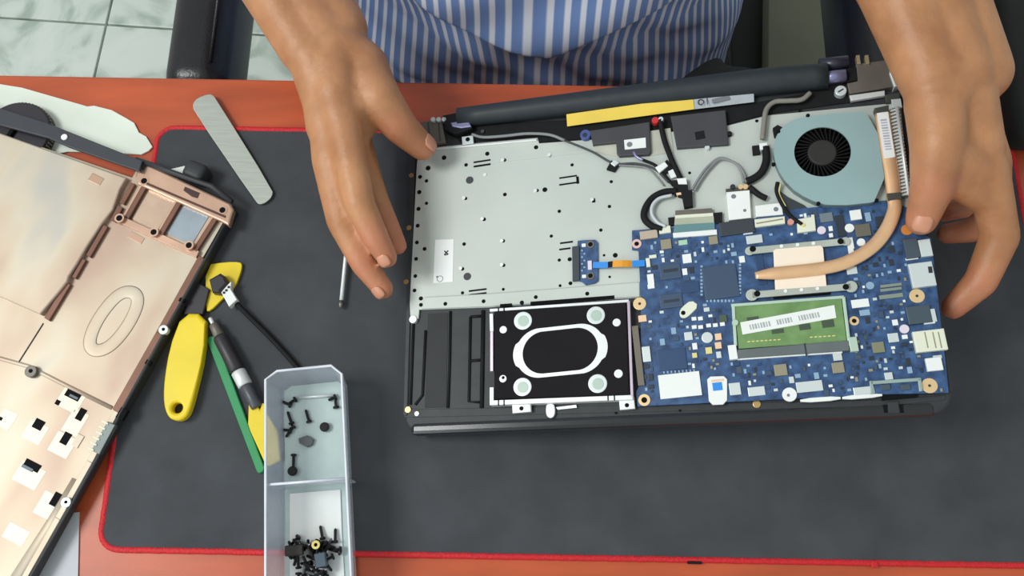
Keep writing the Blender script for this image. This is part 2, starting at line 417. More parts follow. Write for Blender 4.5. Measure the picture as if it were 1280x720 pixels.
# bare metal sheet over the keyboard
plate_px = [(541, 184), (672, 172), (674, 179), (745, 174), (905, 158), (960, 144), (1126, 128), (1137, 252), (1125, 300), (1000, 330), (802, 345), (802, 372), (612, 384), (524, 387), (523, 398), (513, 400), (512, 380), (521, 205), (523, 190)]
plate = poly(LAP, 'mid_plate', plate_px, -.0018, 0, SILV, lap, .0003)
poly(LAP, 'folded_edge', [(530, 371), (605, 367), (800, 352), (800, 371), (612, 383), (527, 386)], 0, .0011, SILV, plate, .0008)
poly(LAP, 'folded_edge', [(541, 185), (671, 173), (671, 175.5), (541, 187.5)], 0, .0014, STEEL, plate, .0004)
poly(LAP, 'raised_panel', [(622, 199), (742, 186), (800, 180), (800, 184), (742, 190), (622, 203)], 0, .0003, SILV, plate)
small = [(555, 197, 2.8), (609, 192, 2.6), (582.5, 206, 2.2), (535, 210, 3), (525, 221, 2.4), (533, 226, 2.1), (524, 240, 2.6), (533, 254, 2.0), (523, 261, 2.5),
         (631, 200, 2.3), (631, 243, 2.3), (670, 184, 2.6), (687.5, 194, 2.4), (715, 206, 2), (681, 237, 3), (699, 264, 2.1), (522, 282, 2.4), (521, 303, 2.3), (520, 323.5, 2.3), (519, 345, 2.3),
         (518, 363, 2.3), (526, 381, 2.4), (526, 373, 2.6), (530.6, 311, 2.4), (605, 274, 2.3), (580, 305, 2.2), (629, 301, 2.2), (578, 336, 2.2), (629.4, 331.5, 2.2), (578, 366, 2), (629, 361.5, 1.8),
         (689, 295, 2), (699, 325, 2), (712, 324, 2.6), (700, 357, 1.8), (713, 354, 2.4), (556.6, 379.7, 2.5), (604.4, 376.5, 2.5), (652.3, 378.2, 2.7), (669.7, 371.3, 2.5), (734, 367, 2.6),
         (751, 287.5, 2.1), (761.7, 258, 2.1), (764, 227, 2), (862, 216, 1.8), (755, 319, 1.6), (769, 319, 3), (762, 346, 1.6), (796, 362, 2.5), (1000, 138.5, 2), (946, 151, 2), (582, 248, 2), (671.6, 238, 1.9)]
for x, y, r in small: disc(LAP, 'screw_hole', x, y, r, -.0004, .00125 if y > 366 and x > 540 else .0003, HOLE, plate, 12)
for x, y, r in ((587, 225, 4.6), (584, 345.5, 4.7), (603, 164, 2.2)): disc(LAP, 'round_cutout', x, y, r, -.0004, .0003, M('rubber_grey', (66, 68, 70), .7), plate, 18)
for x, y in ((606, 218), (579.5, 247), (602.5, 273), (627, 300.5), (575.5, 335), (686.5, 193), (628, 199.5), (669, 238), (627, 330.5), (740, 249)):
    disc(LAP, 'rivet', x, y, 2.2, 0, .0007, STEEL, plate, 10)
for x, y, pw, ph in ((602.5, 201.3, 21, 1.9), (602.5, 206.6, 21, 2.2), (710, 221, 22, 1.8), (710, 229.5, 22, 1.9), (722, 225, 3.2, 9), (597, 362.5, 22, 2), (597, 368.5, 22, 4.2), (708, 303, 16, 2), (706, 311, 14, 2), (742, 250.5, 4, 5)):
    rect(LAP, 'slot', x, y, pw, ph, -.0004, .00032, HOLE, plate, .05)
for a, b, t in (((625, 381.8), (640, 380.8), 3.4), ((663, 379.2), (768, 371.2), 4.2)):
    poly(LAP, 'slot', [(a[0], a[1] - t / 2), (b[0], b[1] - t / 2), (b[0], b[1] + t / 2), (a[0], a[1] + t / 2)], 0, .0012, HOLE, plate)
disc(LAP, 'foot_screw', 516, 399, 4.8, -.002, .0012, STEEL, lap)
lb = poly(LAP, 'white_label', [(544, 299.6), (567, 299), (566, 352), (541.6, 353.8)], 0, .0003, WHITE, plate)
for a in (.8, -.8): rect(LAP, 'print', 557.8, 315.8, 7, 1.6, .0003, .00036, INKD, lb, a)
rect(LAP, 'print', 557.5, 318.6, 4, 1.2, .0003, .00036, INKD, lb, .1)
ring(LAP, 'print', 550, 348.5, 4, 3.2, .0003, .00036, INK, lb); rect(LAP, 'print', 546.5, 346, 2.5, 2, .0003, .00036, INK, lb)
# brass inserts in the black rim
for x, y, r in ((514, 219, 2.8), (511, 284.5, 3), (507.5, 352, 3), (509.7, 512, 4), (946, 505, 5)): disc(LAP, 'brass_insert', x, y, r, -.0024, -.0008, BRASS, lap)
disc(LAP, 'small_screw', 520.8, 517, 3, -.0024, -.0008, STEEL, lap)
# ribs of the palm rest
def rib(pts, wd=.0011, mat=BLKM, nm='palm_rest_rib'):
    return tube(nm, [LAP(x, y, -.0017) for x, y in pts], wd, mat, lap, n=6, flat=.8)
rib([(517, 400), (515, 450), (513, 506)]); rib([(532, 413), (530, 455), (528, 494), (519, 506)]); rib([(563, 389), (562, 450), (560, 510)]); rib([(588, 396), (587, 450), (586, 502), (603, 503)])
rib([(588, 396), (602, 395)]); rib([(587, 451), (602, 450)]); rib([(604, 388), (603, 450), (602, 510)], .0016)
poly(LAP, 'sunken_panel', [(535, 392), (560, 391), (558, 509), (531, 510)], -.0024, -.0019, M('palm_rest_dark', (42, 43, 46), .55, spec=.3), lap, .0002)
poly(LAP, 'palm_rest_strip', [(505, 512), (1100, 500), (1182, 494), (1182, 500), (1100, 508), (505, 522)], -.0024, -.0017, BLK, lap, .0003)
for k in range(3): rect(LAP, 'latch_slot', 690 + 80 * k, 519 - 3 * k, 3, 2.5, -.0024, -.0014, HOLE, lap)

# ---- hard drive
hdd = poly(LAP, 'hard_drive', [(617.5, 389), (782.8, 378), (787, 493.3), (617.5, 499)], -.002, .0052, HDDB, lap, .0008)
def strip(fr, name, pts, wpx, h0, h1, mat, par):
    a, b = pts; d = Vector((b[0] - a[0], b[1] - a[1])).normalized(); n = Vector((-d.y, d.x)) * wpx / 2
    return poly(fr, name, [(a[0] + n.x, a[1] + n.y), (b[0] + n.x, b[1] + n.y), (b[0] - n.x, b[1] - n.y), (a[0] - n.x, a[1] - n.y)], h0, h1, mat, par, .0003)
strip(LAP, 'caddy_rail', ((612, 387.8), (786, 375.8)), 3.4, -.002, .0058, STEEL, hdd)
strip(LAP, 'caddy_rail', ((612, 503.5), (791, 496.5)), 6, -.002, .0058, STEEL, hdd)
strip(LAP, 'caddy_rail', ((785.5, 376), (790, 497)), 3.6, -.002, .0058, M('pinkish_steel', (206, 190, 206), .3, .6), hdd)
strip(LAP, 'caddy_rail', ((614, 392), (614.5, 414)), 4.5, -.002, .0056, STEEL, hdd); strip(LAP, 'caddy_rail', ((614.5, 414), (614.5, 464)), 4, -.002, .0052, M('pinkish_steel', (206, 190, 206)), hdd); strip(LAP, 'caddy_rail', ((614.5, 484), (614.5, 504)), 5, -.002, .0056, STEEL, hdd)
def race(cx, cy, hw, hh, n=40, bump=0, corner=None, rot=.075):
    out = []
    c = LAP(cx, cy, .005); sx, sy = LAP.scale(cx, cy, .005); r = corner or hh
    for i in range(n):
        t = 2 * PI * i / n; x, y = math.cos(t), math.sin(t)
        st = hw - hh; k = hh * (1 + bump * (1 if abs(y) < .45 else 0))
        q = Vector((math.copysign(st, x) + x * k, y * hh)); q = Vector((q.x - q.y * 0, q.y + q.x * .045))
        out.append((c.x + q.x * sx, c.y + q.y * sy))
    return out
link('oval_ring', annulus_mesh('oval_ring', race(700, 438.5, 56, 31, 56, .10), race(700, 438.5, 47, 26.5, 56), .0052, .0056), STEEL, hdd)
for x, y, r in ((653.6, 400.8, 11.2), (744.7, 394, 11.2), (653, 483.6, 11.4), (747, 479.4, 11.8)):
    d = disc(LAP, 'large_screw_boss', x, y, r, .0045, .0056, PALE, hdd, 24); disc(LAP, 'boss_dimple', x + .5, y + .5, r * .62, .0050, .00575, M('boss_grey', (176, 192, 182), .5, .3), hdd, 18)
for x, y, r in ((629, 412, 4.6), (770.8, 403, 5), (628.6, 473.3, 4.6), (773, 467, 5.4)): disc(LAP, 'small_screw_boss', x, y, r, .0045, .0057, STEEL, hdd)
disc(LAP, 'boss_hole', 629, 472, 2, .005, .0058, HOLE, hdd)
for x, y, pw, ph in ((651.7, 508, 23, 15), (783.6, 504, 19, 15)):
    rect(LAP, 'mounting_tab', x, y, pw, ph, -.001, .003, STEEL, hdd, .05); disc(LAP, 'tab_hole', x, y + 2.5, 2.7, .0025, .0032, HOLE, hdd)
for x in (623, 630): rect(LAP, 'rail_notch', x, 503.5, 1.6, 7, .0055, .0060, HOLE, hdd); rect(LAP, 'rail_notch', x, 387, 1.6, 4, .0055, .0060, HOLE, hdd)
for x in (760, 768): rect(LAP, 'rail_notch', x, 497.5, 1.6, 6, .0055, .0060, HOLE, hdd)
poly(LAP, 'pull_tab', [(683, 505), (692, 504), (694, 512), (693, 520), (688, 523), (683, 520), (682, 512)], -.001, .0014, STEEL, lap, .0004, 1)
poly(LAP, 'drive_cable_strip', [(695, 509), (720, 506), (721, 509.5), (697, 512)], -.001, .0008, STEEL, lap)

# ---- circuit board
pcb_px = [(790, 288), (905, 279), (960, 270), (985, 262), (1112, 250), (1140, 262), (1150, 290), (1164, 298), (1170, 350), (1184, 470), (1186, 491), (1100, 493), (797, 508), (795, 490), (800, 480), (801, 375), (798, 313), (790, 312)]
mb = poly(LAP, 'circuit_board', pcb_px, .0006, .0020, PCB, lap, .0002)
B0 = .0019
taken = []
def comp(name, cx, cy, pw, ph, mat, ht=1.2, rot=.06):
    taken.append((cx - pw / 2 - 1.5, cy - ph / 2 - 1.5, cx + pw / 2 + 1.5, cy + ph / 2 + 1.5))
    return rect(LAP, name, cx, cy, pw, ph, B0, B0 + ht * MM, mat, mb, rot)
def dot(name, cx, cy, r, mat, ht=1.0):
    taken.append((cx - r - 1, cy - r - 1, cx + r + 1, cy + r + 1)); return disc(LAP, name, cx, cy, r, B0, B0 + ht * MM, mat, mb)
# processors and memory chips
comp('processor', 900.5, 352, 43, 41, CHIP, 1.4); comp('chip', 838, 339, 26, 19, CHIP, 1.1); comp('chip_stripe', 838, 338, 19, 4, CHIPD, 1.2)
comp('chip', 839, 376, 28, 17, CHIP, 1.1); comp('chip_stripe', 839, 376, 20, 3.5, CHIPD, 1.2); comp('chip', 862, 359, 24, 13, CHIPB, .8)
comp('chip', 840, 449, 36, 26, CHIPB, .9); comp('chip', 951, 337, 10, 38, CHIPB, .7)
for i in range(9):
    comp('capacitor', 877, 333 + i * 4.4, 3, 2.6, LBLUE, .6); comp('capacitor', 925, 331 + i * 4.4, 3, 2.6, LBLUE, .6)
    if i < 8: comp('capacitor', 884 + i * 4.6, 376, 2.6, 3, LBLUE, .6)
comp('connector', 810.8, 293, 22, 10, M('beige_connector', (186, 168, 150), .5), 2.2); comp('connector', 831, 287, 14.5, 8.5, CREAM, 2.2); comp('inductor', 832.5, 305, 13, 12, TAN, 2)
comp('connector', 853.7, 303, 11, 6, GREENL, .8); comp('dark_socket', 921, 284, 43, 17, M('dark_metal_box', (66, 72, 78), .4, .4), 2); comp('socket_lip', 913, 293, 22, 2.4, WHITE, 1); comp('socket_lip', 935, 291.5, 12, 2, WHITE, 1)
comp('white_component', 858.7, 323, 11, 11, WHITE, 1.4); comp('connector', 813.3, 349, 8, 13, WHITE, 1.4); comp('connector', 813.8, 358, 8.5, 5, WHITE, 1.2)
comp('white_component', 927.5, 324, 7, 8, WHITE); comp('connector', 943, 299, 20, 10, PALE, 1.6); comp('inductor', 891.7, 300, 11, 10, TAN, 1.8); comp('connector', 810, 328, 5, 11, CREAM, 1.8); comp('connector', 816, 320.5, 9, 4, CREAM, 1.4)
comp('gold_pad', 803, 398, 10, 8, PEACH); comp('connector', 808, 442.5, 10, 19, PALE, 1.8)
comp('drive_connector', 797.5, 444, 8, 75, M('tan_connector', (112, 104, 92), .5), 2.6)
lb = comp('white_label', 849.7, 481.3, 52, 30, WHITE, 1.3)
for i in range(9): comp('pin', 830 + i * 4.7, 465.5 - i * .3, 1.8, 3, LBLUE, .8)
for x, y in ((867.5, 398.3), (875.5, 398), (867.8, 408.7), (875.8, 408.7), (885.8, 406.7), (894.2, 406.3), (903, 405)): comp('capacitor', x, y, 6, 4.4, WHITE, 1)
comp('white_component', 860.5, 420, 10, 10, PALE, 1.5); dot('round_capacitor', 884, 421.7, 7, PALE, 2); comp('capacitor', 897.8, 420.8, 8, 8, PEACH); comp('capacitor', 897.8, 431.7, 8, 8, PEACH); comp('capacitor', 886, 438, 8, 8, YEL); comp('capacitor', 868.3, 444, 6, 6, YEL)
comp('inductor', 904, 398, 9, 9, M('dark_green_part', (70, 88, 66), .5), 1.2)
poly(LAP, 'cable_latch', [(884, 474), (888, 470.5), (905, 470), (909, 474), (909, 500), (904, 505.5), (891, 506), (886, 501)], B0, .0036, WHITE, mb, .0004); taken.append((882, 468, 911, 508))
comp('blue_flex_end', 896.7, 483, 12, 10, BLUEF, 2.1); comp('latch_bar', 896.5, 475.5, 16, 2.4, PEACH, 2.1)
comp('connector', 918.7, 486, 14, 15, PALE, 1.2); comp('connector', 945.7, 489, 21, 11, PALE, 1.2); comp('inductor', 975.8, 462.3, 16, 14, TAN, 2); comp('inductor', 1047.7, 459.4, 15, 13, TAN, 2); comp('white_component', 1047, 446, 11, 9, PALE, 1.4)
comp('connector', 1011.8, 483, 33, 13, PALE, 1.0); dot('white_stud', 987, 493, 9, WHITE, 2); disc(LAP, 'stud_mark', 985.5, 494, 2, .0038, .00395, INK, mb)
poly(LAP, 'white_strip', [(1000, 498), (1051, 494.5), (1051, 500), (1001, 503.5)], .0006, .0026, WHITE, mb, .0004, 1); poly(LAP, 'white_strip', [(1053, 494.5), (1103, 491), (1103, 496), (1053, 500)], .0006, .0026, WHITE, mb, .0004, 1)
# tilted standoff
poly(LAP, 'cable_post', [(849, 390), (852, 384), (864, 374.5), (874, 382), (861, 395), (855, 398), (850, 396)], B0, .0036, CREAM, mb, .0004, 1); disc(LAP, 'post_hole', 854, 391, 2.8, .003, .0038, HOLE, mb); taken.append((846, 372, 876, 400))
# screws, gold rings
for x, y, r in ((799.5, 379.5, 8), (1146.3, 369.8, 9.2), (1162, 482, 9.8)): g = dot('gold_screw_pad', x, y, r, GOLD, .6); disc(LAP, 'screw_centre', x, y, 1.8, B0, .0027, INKD, mb, 10)
for x, y, r in ((805.3, 500, 7.5), (1067.8, 401, 6.2), (795.8, 304.6, 6)):
    taken.append((x - 8, y - 8, x + 8, y + 8)); ring(LAP, 'gold_ring', x, y, r, r * .5, B0, .0027, GOLD if x != 795.8 else M('pink_gold', (226, 186, 180), .4), mb); disc(LAP, 'ring_hole', x, y, r * .52, B0, .0021, HOLE, mb)
dot('orange_pad', 1134, 287, 7, M('orange_pad', (206, 130, 56), .5), 1)
# area under the fan and right side
comp('white_component', 1069.8, 268.3, 14, 12, WHITE, 2); comp('component', 1033, 271.6, 16, 11, M('grey_part', (112, 124, 130), .5), 1.4); comp('chip', 1050.6, 282, 11, 26, CHIPD, 1.2); dot('round_capacitor', 1027, 287.5, 5.2, M('pinkish_white', (226, 214, 226), .5), 1.8)
comp('capacitor', 1038.4, 285.6, 5, 6, WHITE); comp('capacitor', 1038.8, 294, 5, 5, WHITE); dot('round_capacitor', 1062, 284.7, 5.6, WHITE, 1.8); comp('inductor', 1078.7, 287.5, 19, 15, M('taupe_part', (104, 100, 88), .5), 2); comp('white_component', 1062.8, 304, 8, 14, WHITE, 1.2); comp('capacitor', 1064, 314, 7, 6, WHITE)
dot('round_capacitor', 1076.5, 302.5, 5, WHITE, 1.8); comp('component', 1100, 277, 10, 13, CHIPD, 1.4); comp('component', 1085, 271, 7, 11, LBLUE, 1)
comp('port_block', 1139.6, 310, 18, 24, SLATE, 3); comp('port_shell', 1157, 309.6, 15, 21, PALE, 3.4); comp('usb_port', 1153, 343, 30, 30, PALE, 4); rect(LAP, 'port_clip', 1163, 337, 5, 8, .004, .0062, INKD, mb)
comp('port_lip', 1140, 323, 16, 3, WHITE, 1)
comp('chip', 1113.9, 356.5, 27, 3.4, M('grey_green_strip', (132, 142, 132), .4), 1.2); comp('chip', 1113.9, 361.5, 27, 3.4, M('grey_green_strip', (132, 142, 132)), 1.2); comp('chip', 1114, 370, 30, 5, M('grey_green_strip', (132, 142, 132)), 1.2)
comp('connector', 1075.3, 379, 22, 10, WHITE, 1.2); comp('component', 1081, 390.7, 13, 7, LBLUE, .8); dot('round_component', 1087.6, 356.8, 5, LBLUE, .7); comp('white_component', 1065, 338, 13, 9, PALE, 1.2)
comp('port_block', 1149, 393, 30, 22, SLATE, 3); comp('port_lip', 1166, 394, 8, 16, PALE, 2.5); comp('white_component', 1119, 403, 7, 7, WHITE); dot('round_capacitor', 1130.7, 411, 5.8, M('pinkish_white', (226, 214, 226)), 1.8); comp('white_component', 1116.7, 422, 13, 11, PALE, 1.4)
comp('inductor', 1098, 434, 15, 13, M('olive_part', (128, 130, 104), .5), 1.8); comp('usb_port', 1162.8, 425.5, 40, 26, CREAM, 4)
for x in (1158, 1168, 1175): rect(LAP, 'port_seam', x, 425, 1.4, 20, .0055, .0061, TAN, mb, .06)
comp('port_lip', 1162, 402.5, 14, 4, WHITE, 2); comp('audio_jack', 1168, 455, 20, 16, WHITE, 3); comp('jack_lip', 1172, 446, 11, 4, PALE, 2)
comp('white_component', 1111, 470, 10, 9, PALE, 2); comp('connector', 1080, 488, 26, 9, PALE, 1.6)
for a, b in (((1088, 478.5), (1151, 474)), ((1089, 476), (1090.5, 492)), ((1149.5, 473), (1151.5, 489))): strip(LAP, 'bracket_arm', (a, b), 4.2, B0, .0042, M('grey_green_bracket', (158, 178, 174), .4, .3), mb)
taken.append((1085, 470, 1155, 495))
for x in (1107, 1132): comp('switch', x, 484, 12, 7, SLATE, 1.4)
poly(LAP, 'card_slot', [(1103, 489), (1145, 486), (1146, 496), (1103, 500)], -.002, .0012, HOLE, lap); 
for x in (1107, 1127): rect(LAP, 'slot_tab', x, 511, 5, 10, -.004, -.0003, HOLE, lap)
rect(LAP, 'slot_button', 1117, 509, 14, 14, -.004, -.0004, BLK, lap)
# ---- heat sink
hs = poly(LAP, 'heat_sink', [(966.7, 313.3), (970, 311), (1026, 306.5), (1029, 310), (1033.3, 357.5), (969, 362)], .003, .0052, COPL, lap, .0003)
taken += [(930, 295, 1066, 372)]
for a, b in (((937, 313.5), (1057, 301.5)), ((940, 368.5), (1064, 358))):
    strip(LAP, 'bracket', (a, b), 8.5, .0038, .0050, M('bracket_alloy', (190, 196, 186), .4, .4), hs)
    for q in (a, b): disc(LAP, 'bracket_end', q[0], q[1], 7.5 if a[1] > 330 else 5.5, .0038, .0050, M('bracket_alloy', (158, 164, 156)), hs)
for x, y in ((1050.8, 301.5), (941, 311), (946.5, 367), (1057.3, 358.5)): disc(LAP, 'bracket_screw', x, y, 3.8, .0045, .0053, HOLE, hs)
for k in range(3):
    disc(LAP, 'bracket_pin', 977 + k * 20, 307.5 - k * 1.8, 2.3, .0045, .0056, WHITE, hs, 10); disc(LAP, 'bracket_pin', 982 + k * 20, 363.5 - k * 1.5, 2.3, .0045, .0056, WHITE, hs, 10)
strip(LAP, 'gasket', ((967, 372.5), (1038, 366.5)), 3, .0022, .0030, HOLE, hs)
pipe = [(944, 344.5), (970, 341.5), (1030, 335), (1062, 326), (1090, 309), (1108, 287), (1118, 262), (1117, 245), (1115, 222), (1108, 180), (1103, 142)]
tube('heat_pipe', [LAP(x, y, .0062) for x, y in pipe], [.0026, .0047, .0047, .0047, .0047, .0047, .0047, .0047, .0052, .0052, .0052], COPP, hs, n=14, flat=.45, sub=7)
for q in pipe: taken.append((q[0] - 12, q[1] - 12, q[0] + 12, q[1] + 12))
# ---- fan
fan = empty('fan', 'x', 'x', LAP.matrix()); del fan['label'], fan['category']; fan.parent = lap; fan.matrix_parent_inverse = Matrix(); fan.matrix_local = Matrix()
FZ = .0075
dpx = [(1093, 139), (1110, 251), (1040, 258), (1012, 250), (986, 233), (970, 208), (966, 186), (971, 167), (984, 153), (1004, 146), (1050, 141)]
hc = LAP(1028, 189.5, FZ); D = smooth_poly([LAP(x, y, FZ) for x, y in dpx], 1)
def hit(c, t, P):
    d = Vector((math.cos(t), math.sin(t))); best = 9
    for i in range(len(P)):
        a, b = Vector(P[i][:2]), Vector(P[(i + 1) % len(P)][:2]); e = b - a; den = d.x * e.y - d.y * e.x
        if abs(den) < 1e-12: continue
        q = a - Vector(c[:2]); s_ = (q.x * e.y - q.y * e.x) / den; u = (q.x * d.y - q.y * d.x) / den
        if s_ > 0 and -1e-6 <= u <= 1 + 1e-6: best = min(best, s_)
    return Vector(c[:2]) + d * best
NF = 120; outer = [hit(hc, 2 * PI * i / NF, D) for i in range(NF)]; rh = 35.5 * LAP.scale(1028, 190, FZ)[0]
link('housing', annulus_mesh('housing', outer, circ(hc, rh, NF), .0062, FZ), FANH, fan)
link('housing_wall', annulus_mesh('housing_wall', outer, [Vector(q) * .97 + Vector(hc[:2]) * .03 for q in outer], -.001, .0062), M('fan_wall_grey', (120, 138, 138), .5, .3), fan)
prism('impeller_floor', circ(hc, rh * 1.2, 40), 0, .0012, FANB, fan)
prism('impeller_hub', circ(hc, rh * .52, 32), .0012, .0068, M('fan_hub_grey', (50, 50, 48), .6, var=.06, spec=.2), fan, .0012)
bl = []
for i in range(34):
    t = 2 * PI * i / 34; a = Vector((math.cos(t), math.sin(t))); b = Vector((math.cos(t + .28), math.sin(t + .28))); c2 = Vector(hc[:2])
    p, q = c2 + a * rh * .5, c2 + b * rh * 1.1; n_ = (q - p).normalized(); n_ = Vector((-n_.y, n_.x)) * .0004
    bl.append(prism_mesh('b', [p + n_, q + n_, q - n_, p - n_], .0012, .0058))
link('impeller_blades', join_mesh('impeller_blades', bl), FANB, fan)
for x, y in ((967, 205), (1023, 254), (1096, 250), (973, 164), (1010, 144)): disc(LAP, 'housing_screw', x, y, 2.4, .0062, .008, HOLE, fan, 10)
poly(LAP, 'housing_lug', [(966, 160), (972, 156), (980, 160), (974, 171), (968, 170)], 0, .004, BLKM, fan)
# radiator fins beside the pipe
fr_ = [(1112, 137), (1124, 133), (1139, 243), (1127, 246)]
poly(LAP, 'radiator', fr_, 0, .0050, M('radiator_grey', (126, 128, 118), .45, .5), lap, .0003)
fin = []
for k in range(26):
    t = (k + .5) / 26; a = Vector(fr_[0]).lerp(Vector(fr_[3]), t); b = Vector(fr_[1]).lerp(Vector(fr_[2]), t); d = Vector((0, 1.1))
    fin.append(prism_mesh('f', [LAP(*(a + d), .0058), LAP(*(b + d), .0058), LAP(*(b - d), .0058), LAP(*(a - d), .0058)], .0045, .0058))
link('radiator_fins', join_mesh('radiator_fins', fin), STEEL, lap)
tube('radiator_edge', [LAP(x, y, .0062) for x, y in ((1121, 134), (1136, 244))], .0012, STEEL, lap, n=6)
lb = poly(LAP, 'barcode_label', [(1096, 141.5), (1110, 139.5), (1119, 196), (1105, 198.5)], .0084, .0088, WHITE, lap)
for k in range(12): rect(LAP, 'print', 1104.5 + k * .55, 150 + k * 3.3, 8, 1.5 if k % 3 else 2.2, .0088, .00887, M('barcode_ink', (176, 176, 192), .6), lb, -.02)
poly(LAP, 'pipe_clip', [(1109, 241.5), (1126, 240), (1127.5, 248.5), (1110.5, 250.5)], .004, .0088, M('clip_grey', (64, 66, 60), .5), lap, .0004)
poly(LAP, 'pipe_clip', [(1093, 135), (1111, 131), (1111, 139), (1095, 141)], .002, .0084, M('clip_grey', (64, 66, 60)), lap, .0004)

# ---- memory module
ram = poly(LAP, 'memory_module', [(918.5, 381.7), (1051.6, 372), (1058.4, 426.4), (923.3, 436)], .0035, .0046, RAMG, lap, .0002)
taken += [(908, 370, 1068, 452)]
lb = poly(LAP, 'memory_label', [(925.3, 403), (1042.9, 381.3), (1045.4, 397.2), (928.2, 418.2)], .0046, .0049, WHITE, ram)
for k in range(26):
    x = 938 + k * 3.4; 
    if k in (8, 9, 16, 17): continue
    rect(LAP, 'print', x, 409 - (x - 938) * .184, 1.6 + (k % 3) * .5, 6.5, .0049, .00498, M('label_grey', (168, 176, 176), .6), lb, .18)
for x, y, pw, ph in ((1035, 404.5, 15, 9), (1006, 408.5, 14, 7), (972, 414, 15, 5), (941, 398, 15, 4)): rect(LAP, 'memory_chip', x, y, pw, ph, .0045, .0050 if y > 404 else .0047, M('memory_chip', (64, 80, 62), .5), ram, .07)
for k in range(8): rect(LAP, 'memory_trace', 936 + k * 5.4, 427 - k * .36, 3.4, 1.3, .0046, .00465, YEL, ram, .07)
for k in range(6): rect(LAP, 'memory_trace', 1014 + k * 5.6, 421.5 - k * .36, 3.6, 1.3, .0046, .00465, YEL, ram, .07)
poly(LAP, 'slot_body', [(922, 437), (1061, 425.5), (1062, 438), (922, 447.5)], B0, .0056, RAMC, ram, .0004)
poly(LAP, 'slot_contacts', [(922, 447.5), (1053, 438.5), (1053, 441), (922, 450)], B0, .0036, WHITE, ram); rect(LAP, 'slot_key', 1007, 437, 2, 16, .005, .0058, CHIPD, ram, .05)
strip(LAP, 'slot_frame', ((914, 381.5), (1055, 371)), 3.6, B0, .0056, RAMF, ram); strip(LAP, 'slot_frame', ((916.5, 381), (919.5, 432)), 4, B0, .0054, RAMF, ram); strip(LAP, 'slot_frame', ((1054.5, 371), (1062, 432)), 4, B0, .0054, RAMF, ram)
rect(LAP, 'slot_clip', 916, 440, 10.5, 18, B0, .006, WHITE, ram, .06); rect(LAP, 'slot_clip', 1067, 430, 10.5, 18, B0, .006, RAMF, ram, .06); disc(LAP, 'slot_latch', 919, 403, 4, B0, .0062, RAMF, ram)
# scattered small parts on the free board
rs = random.Random(3)
inside = lambda x, y: 803 < x < 1180 and y < 494 - (x - 800) * .012 and y > (292 if x < 1000 else 264) and x < 1133 + (y - 262) * .2
pal = [PALE, LBLUE, LBLUE, CHIPD, CHIP, CHIPB, CHIP, TAN, WHITE, SLATE, CHIPD]
cnt = 0; tries = 0
while cnt < 250 and tries < 9000:
    tries += 1
    x, y = rs.uniform(803, 1178), rs.uniform(264, 492); pw, ph = rs.choice(((4, 2.6), (2.8, 4), (5, 3.2), (3.2, 5.5), (7, 5), (6, 8), (3, 3)))
    if not inside(x, y) or (800 < x < 880 and 350 < y < 400 and rs.random() < .8): continue
    if any(x + pw / 2 > t[0] and x - pw / 2 < t[2] and y + ph / 2 > t[1] and y - ph / 2 < t[3] for t in taken): continue
    taken.append((x - pw / 2 - 1, y - ph / 2 - 1, x + pw / 2 + 1, y + ph / 2 + 1))
    rect(LAP, rs.choice(('capacitor', 'resistor', 'tiny_component')), x, y, pw, ph, B0, B0 + rs.uniform(.5, 1.1) * MM, rs.choice(pal), mb, .06); cnt += 1

# ---- display flex connector
poly(LAP, 'flex_bar', [(844, 263), (890, 260), (891, 266), (844, 269)], 0, .0035, TAUPE, lap, .0004)
fx = poly(LAP, 'flat_cable', [(844, 268), (891, 265), (893, 290), (842, 294)], .0022, .0032, CREAM, lap)
poly(LAP, 'flex_band', [(844, 273), (892, 270), (892.5, 279), (843, 282)], .0032, .0034, M('flex_grey_beige', (176, 180, 160), .5), fx); poly(LAP, 'flex_band', [(843, 281), (893, 278), (893.5, 288), (842, 291)], .0032, .0035, TEAL, fx)
poly(LAP, 'flex_latch', [(841, 291), (896, 286.5), (896.5, 293), (841.5, 297)], B0, .0040, WHITE, lap, .0004)
poly(LAP, 'black_tape', [(835, 272), (844, 271), (844, 281), (836, 282)], 0, .0028, BLKM, lap); poly(LAP, 'black_tape', [(892, 266), (903, 265), (903, 279), (894, 280)], 0, .0028, BLKM, lap)

# ---- small daughter board with ribbon
db = poly(LAP, 'daughter_board', [(722, 301), (729, 300), (744, 299.5), (747, 303), (747.5, 351), (743, 354), (732, 356), (727, 352), (721, 351)], .0006, .0020, PCB, lap, .0002)
poly(LAP, 'socket', [(715, 308), (724, 307), (724.5, 350), (715.5, 351)], .0004, .0034, M('dark_metal_box', (66, 72, 78)), db, .0004)
for y in (305.4, 344.6): ring(LAP, 'board_ring', 738, y, 4.8, 3, .0019, .0026, TAUPE, db); disc(LAP, 'board_screw', 738, y, 3.1, .0018, .0023, HOLE, db)
for x, y, pw, ph in ((729.6, 306.4, 5, 4), (730, 345.3, 5, 4)): rect(LAP, 'white_component', x, y, pw, ph, .0019, .0028, WHITE, db)
rect(LAP, 'connector', 737.2, 331.3, 5, 11, .0019, .0034, M('pinkish_white', (226, 214, 226)), db)
for k in range(7): rect(LAP, 'tiny_component', 727.5 + (k % 2) * 3, 313 + k * 4.2, 2.2, 2, .0019, .0026, LBLUE, db); 
rb = ribbon('ribbon_cable', [LAP(x, y, h) for x, y, h in ((741, 331.5, .0030), (760, 331.2, .0034))], 8.6 * .00055, .0003, BLUEF, lap)
ribbon('ribbon_dark', [LAP(x, y, h) for x, y, h in ((760, 331, .0034), (766, 330, .0046))], 8.2 * .00055, .0003, BLKM, rb)
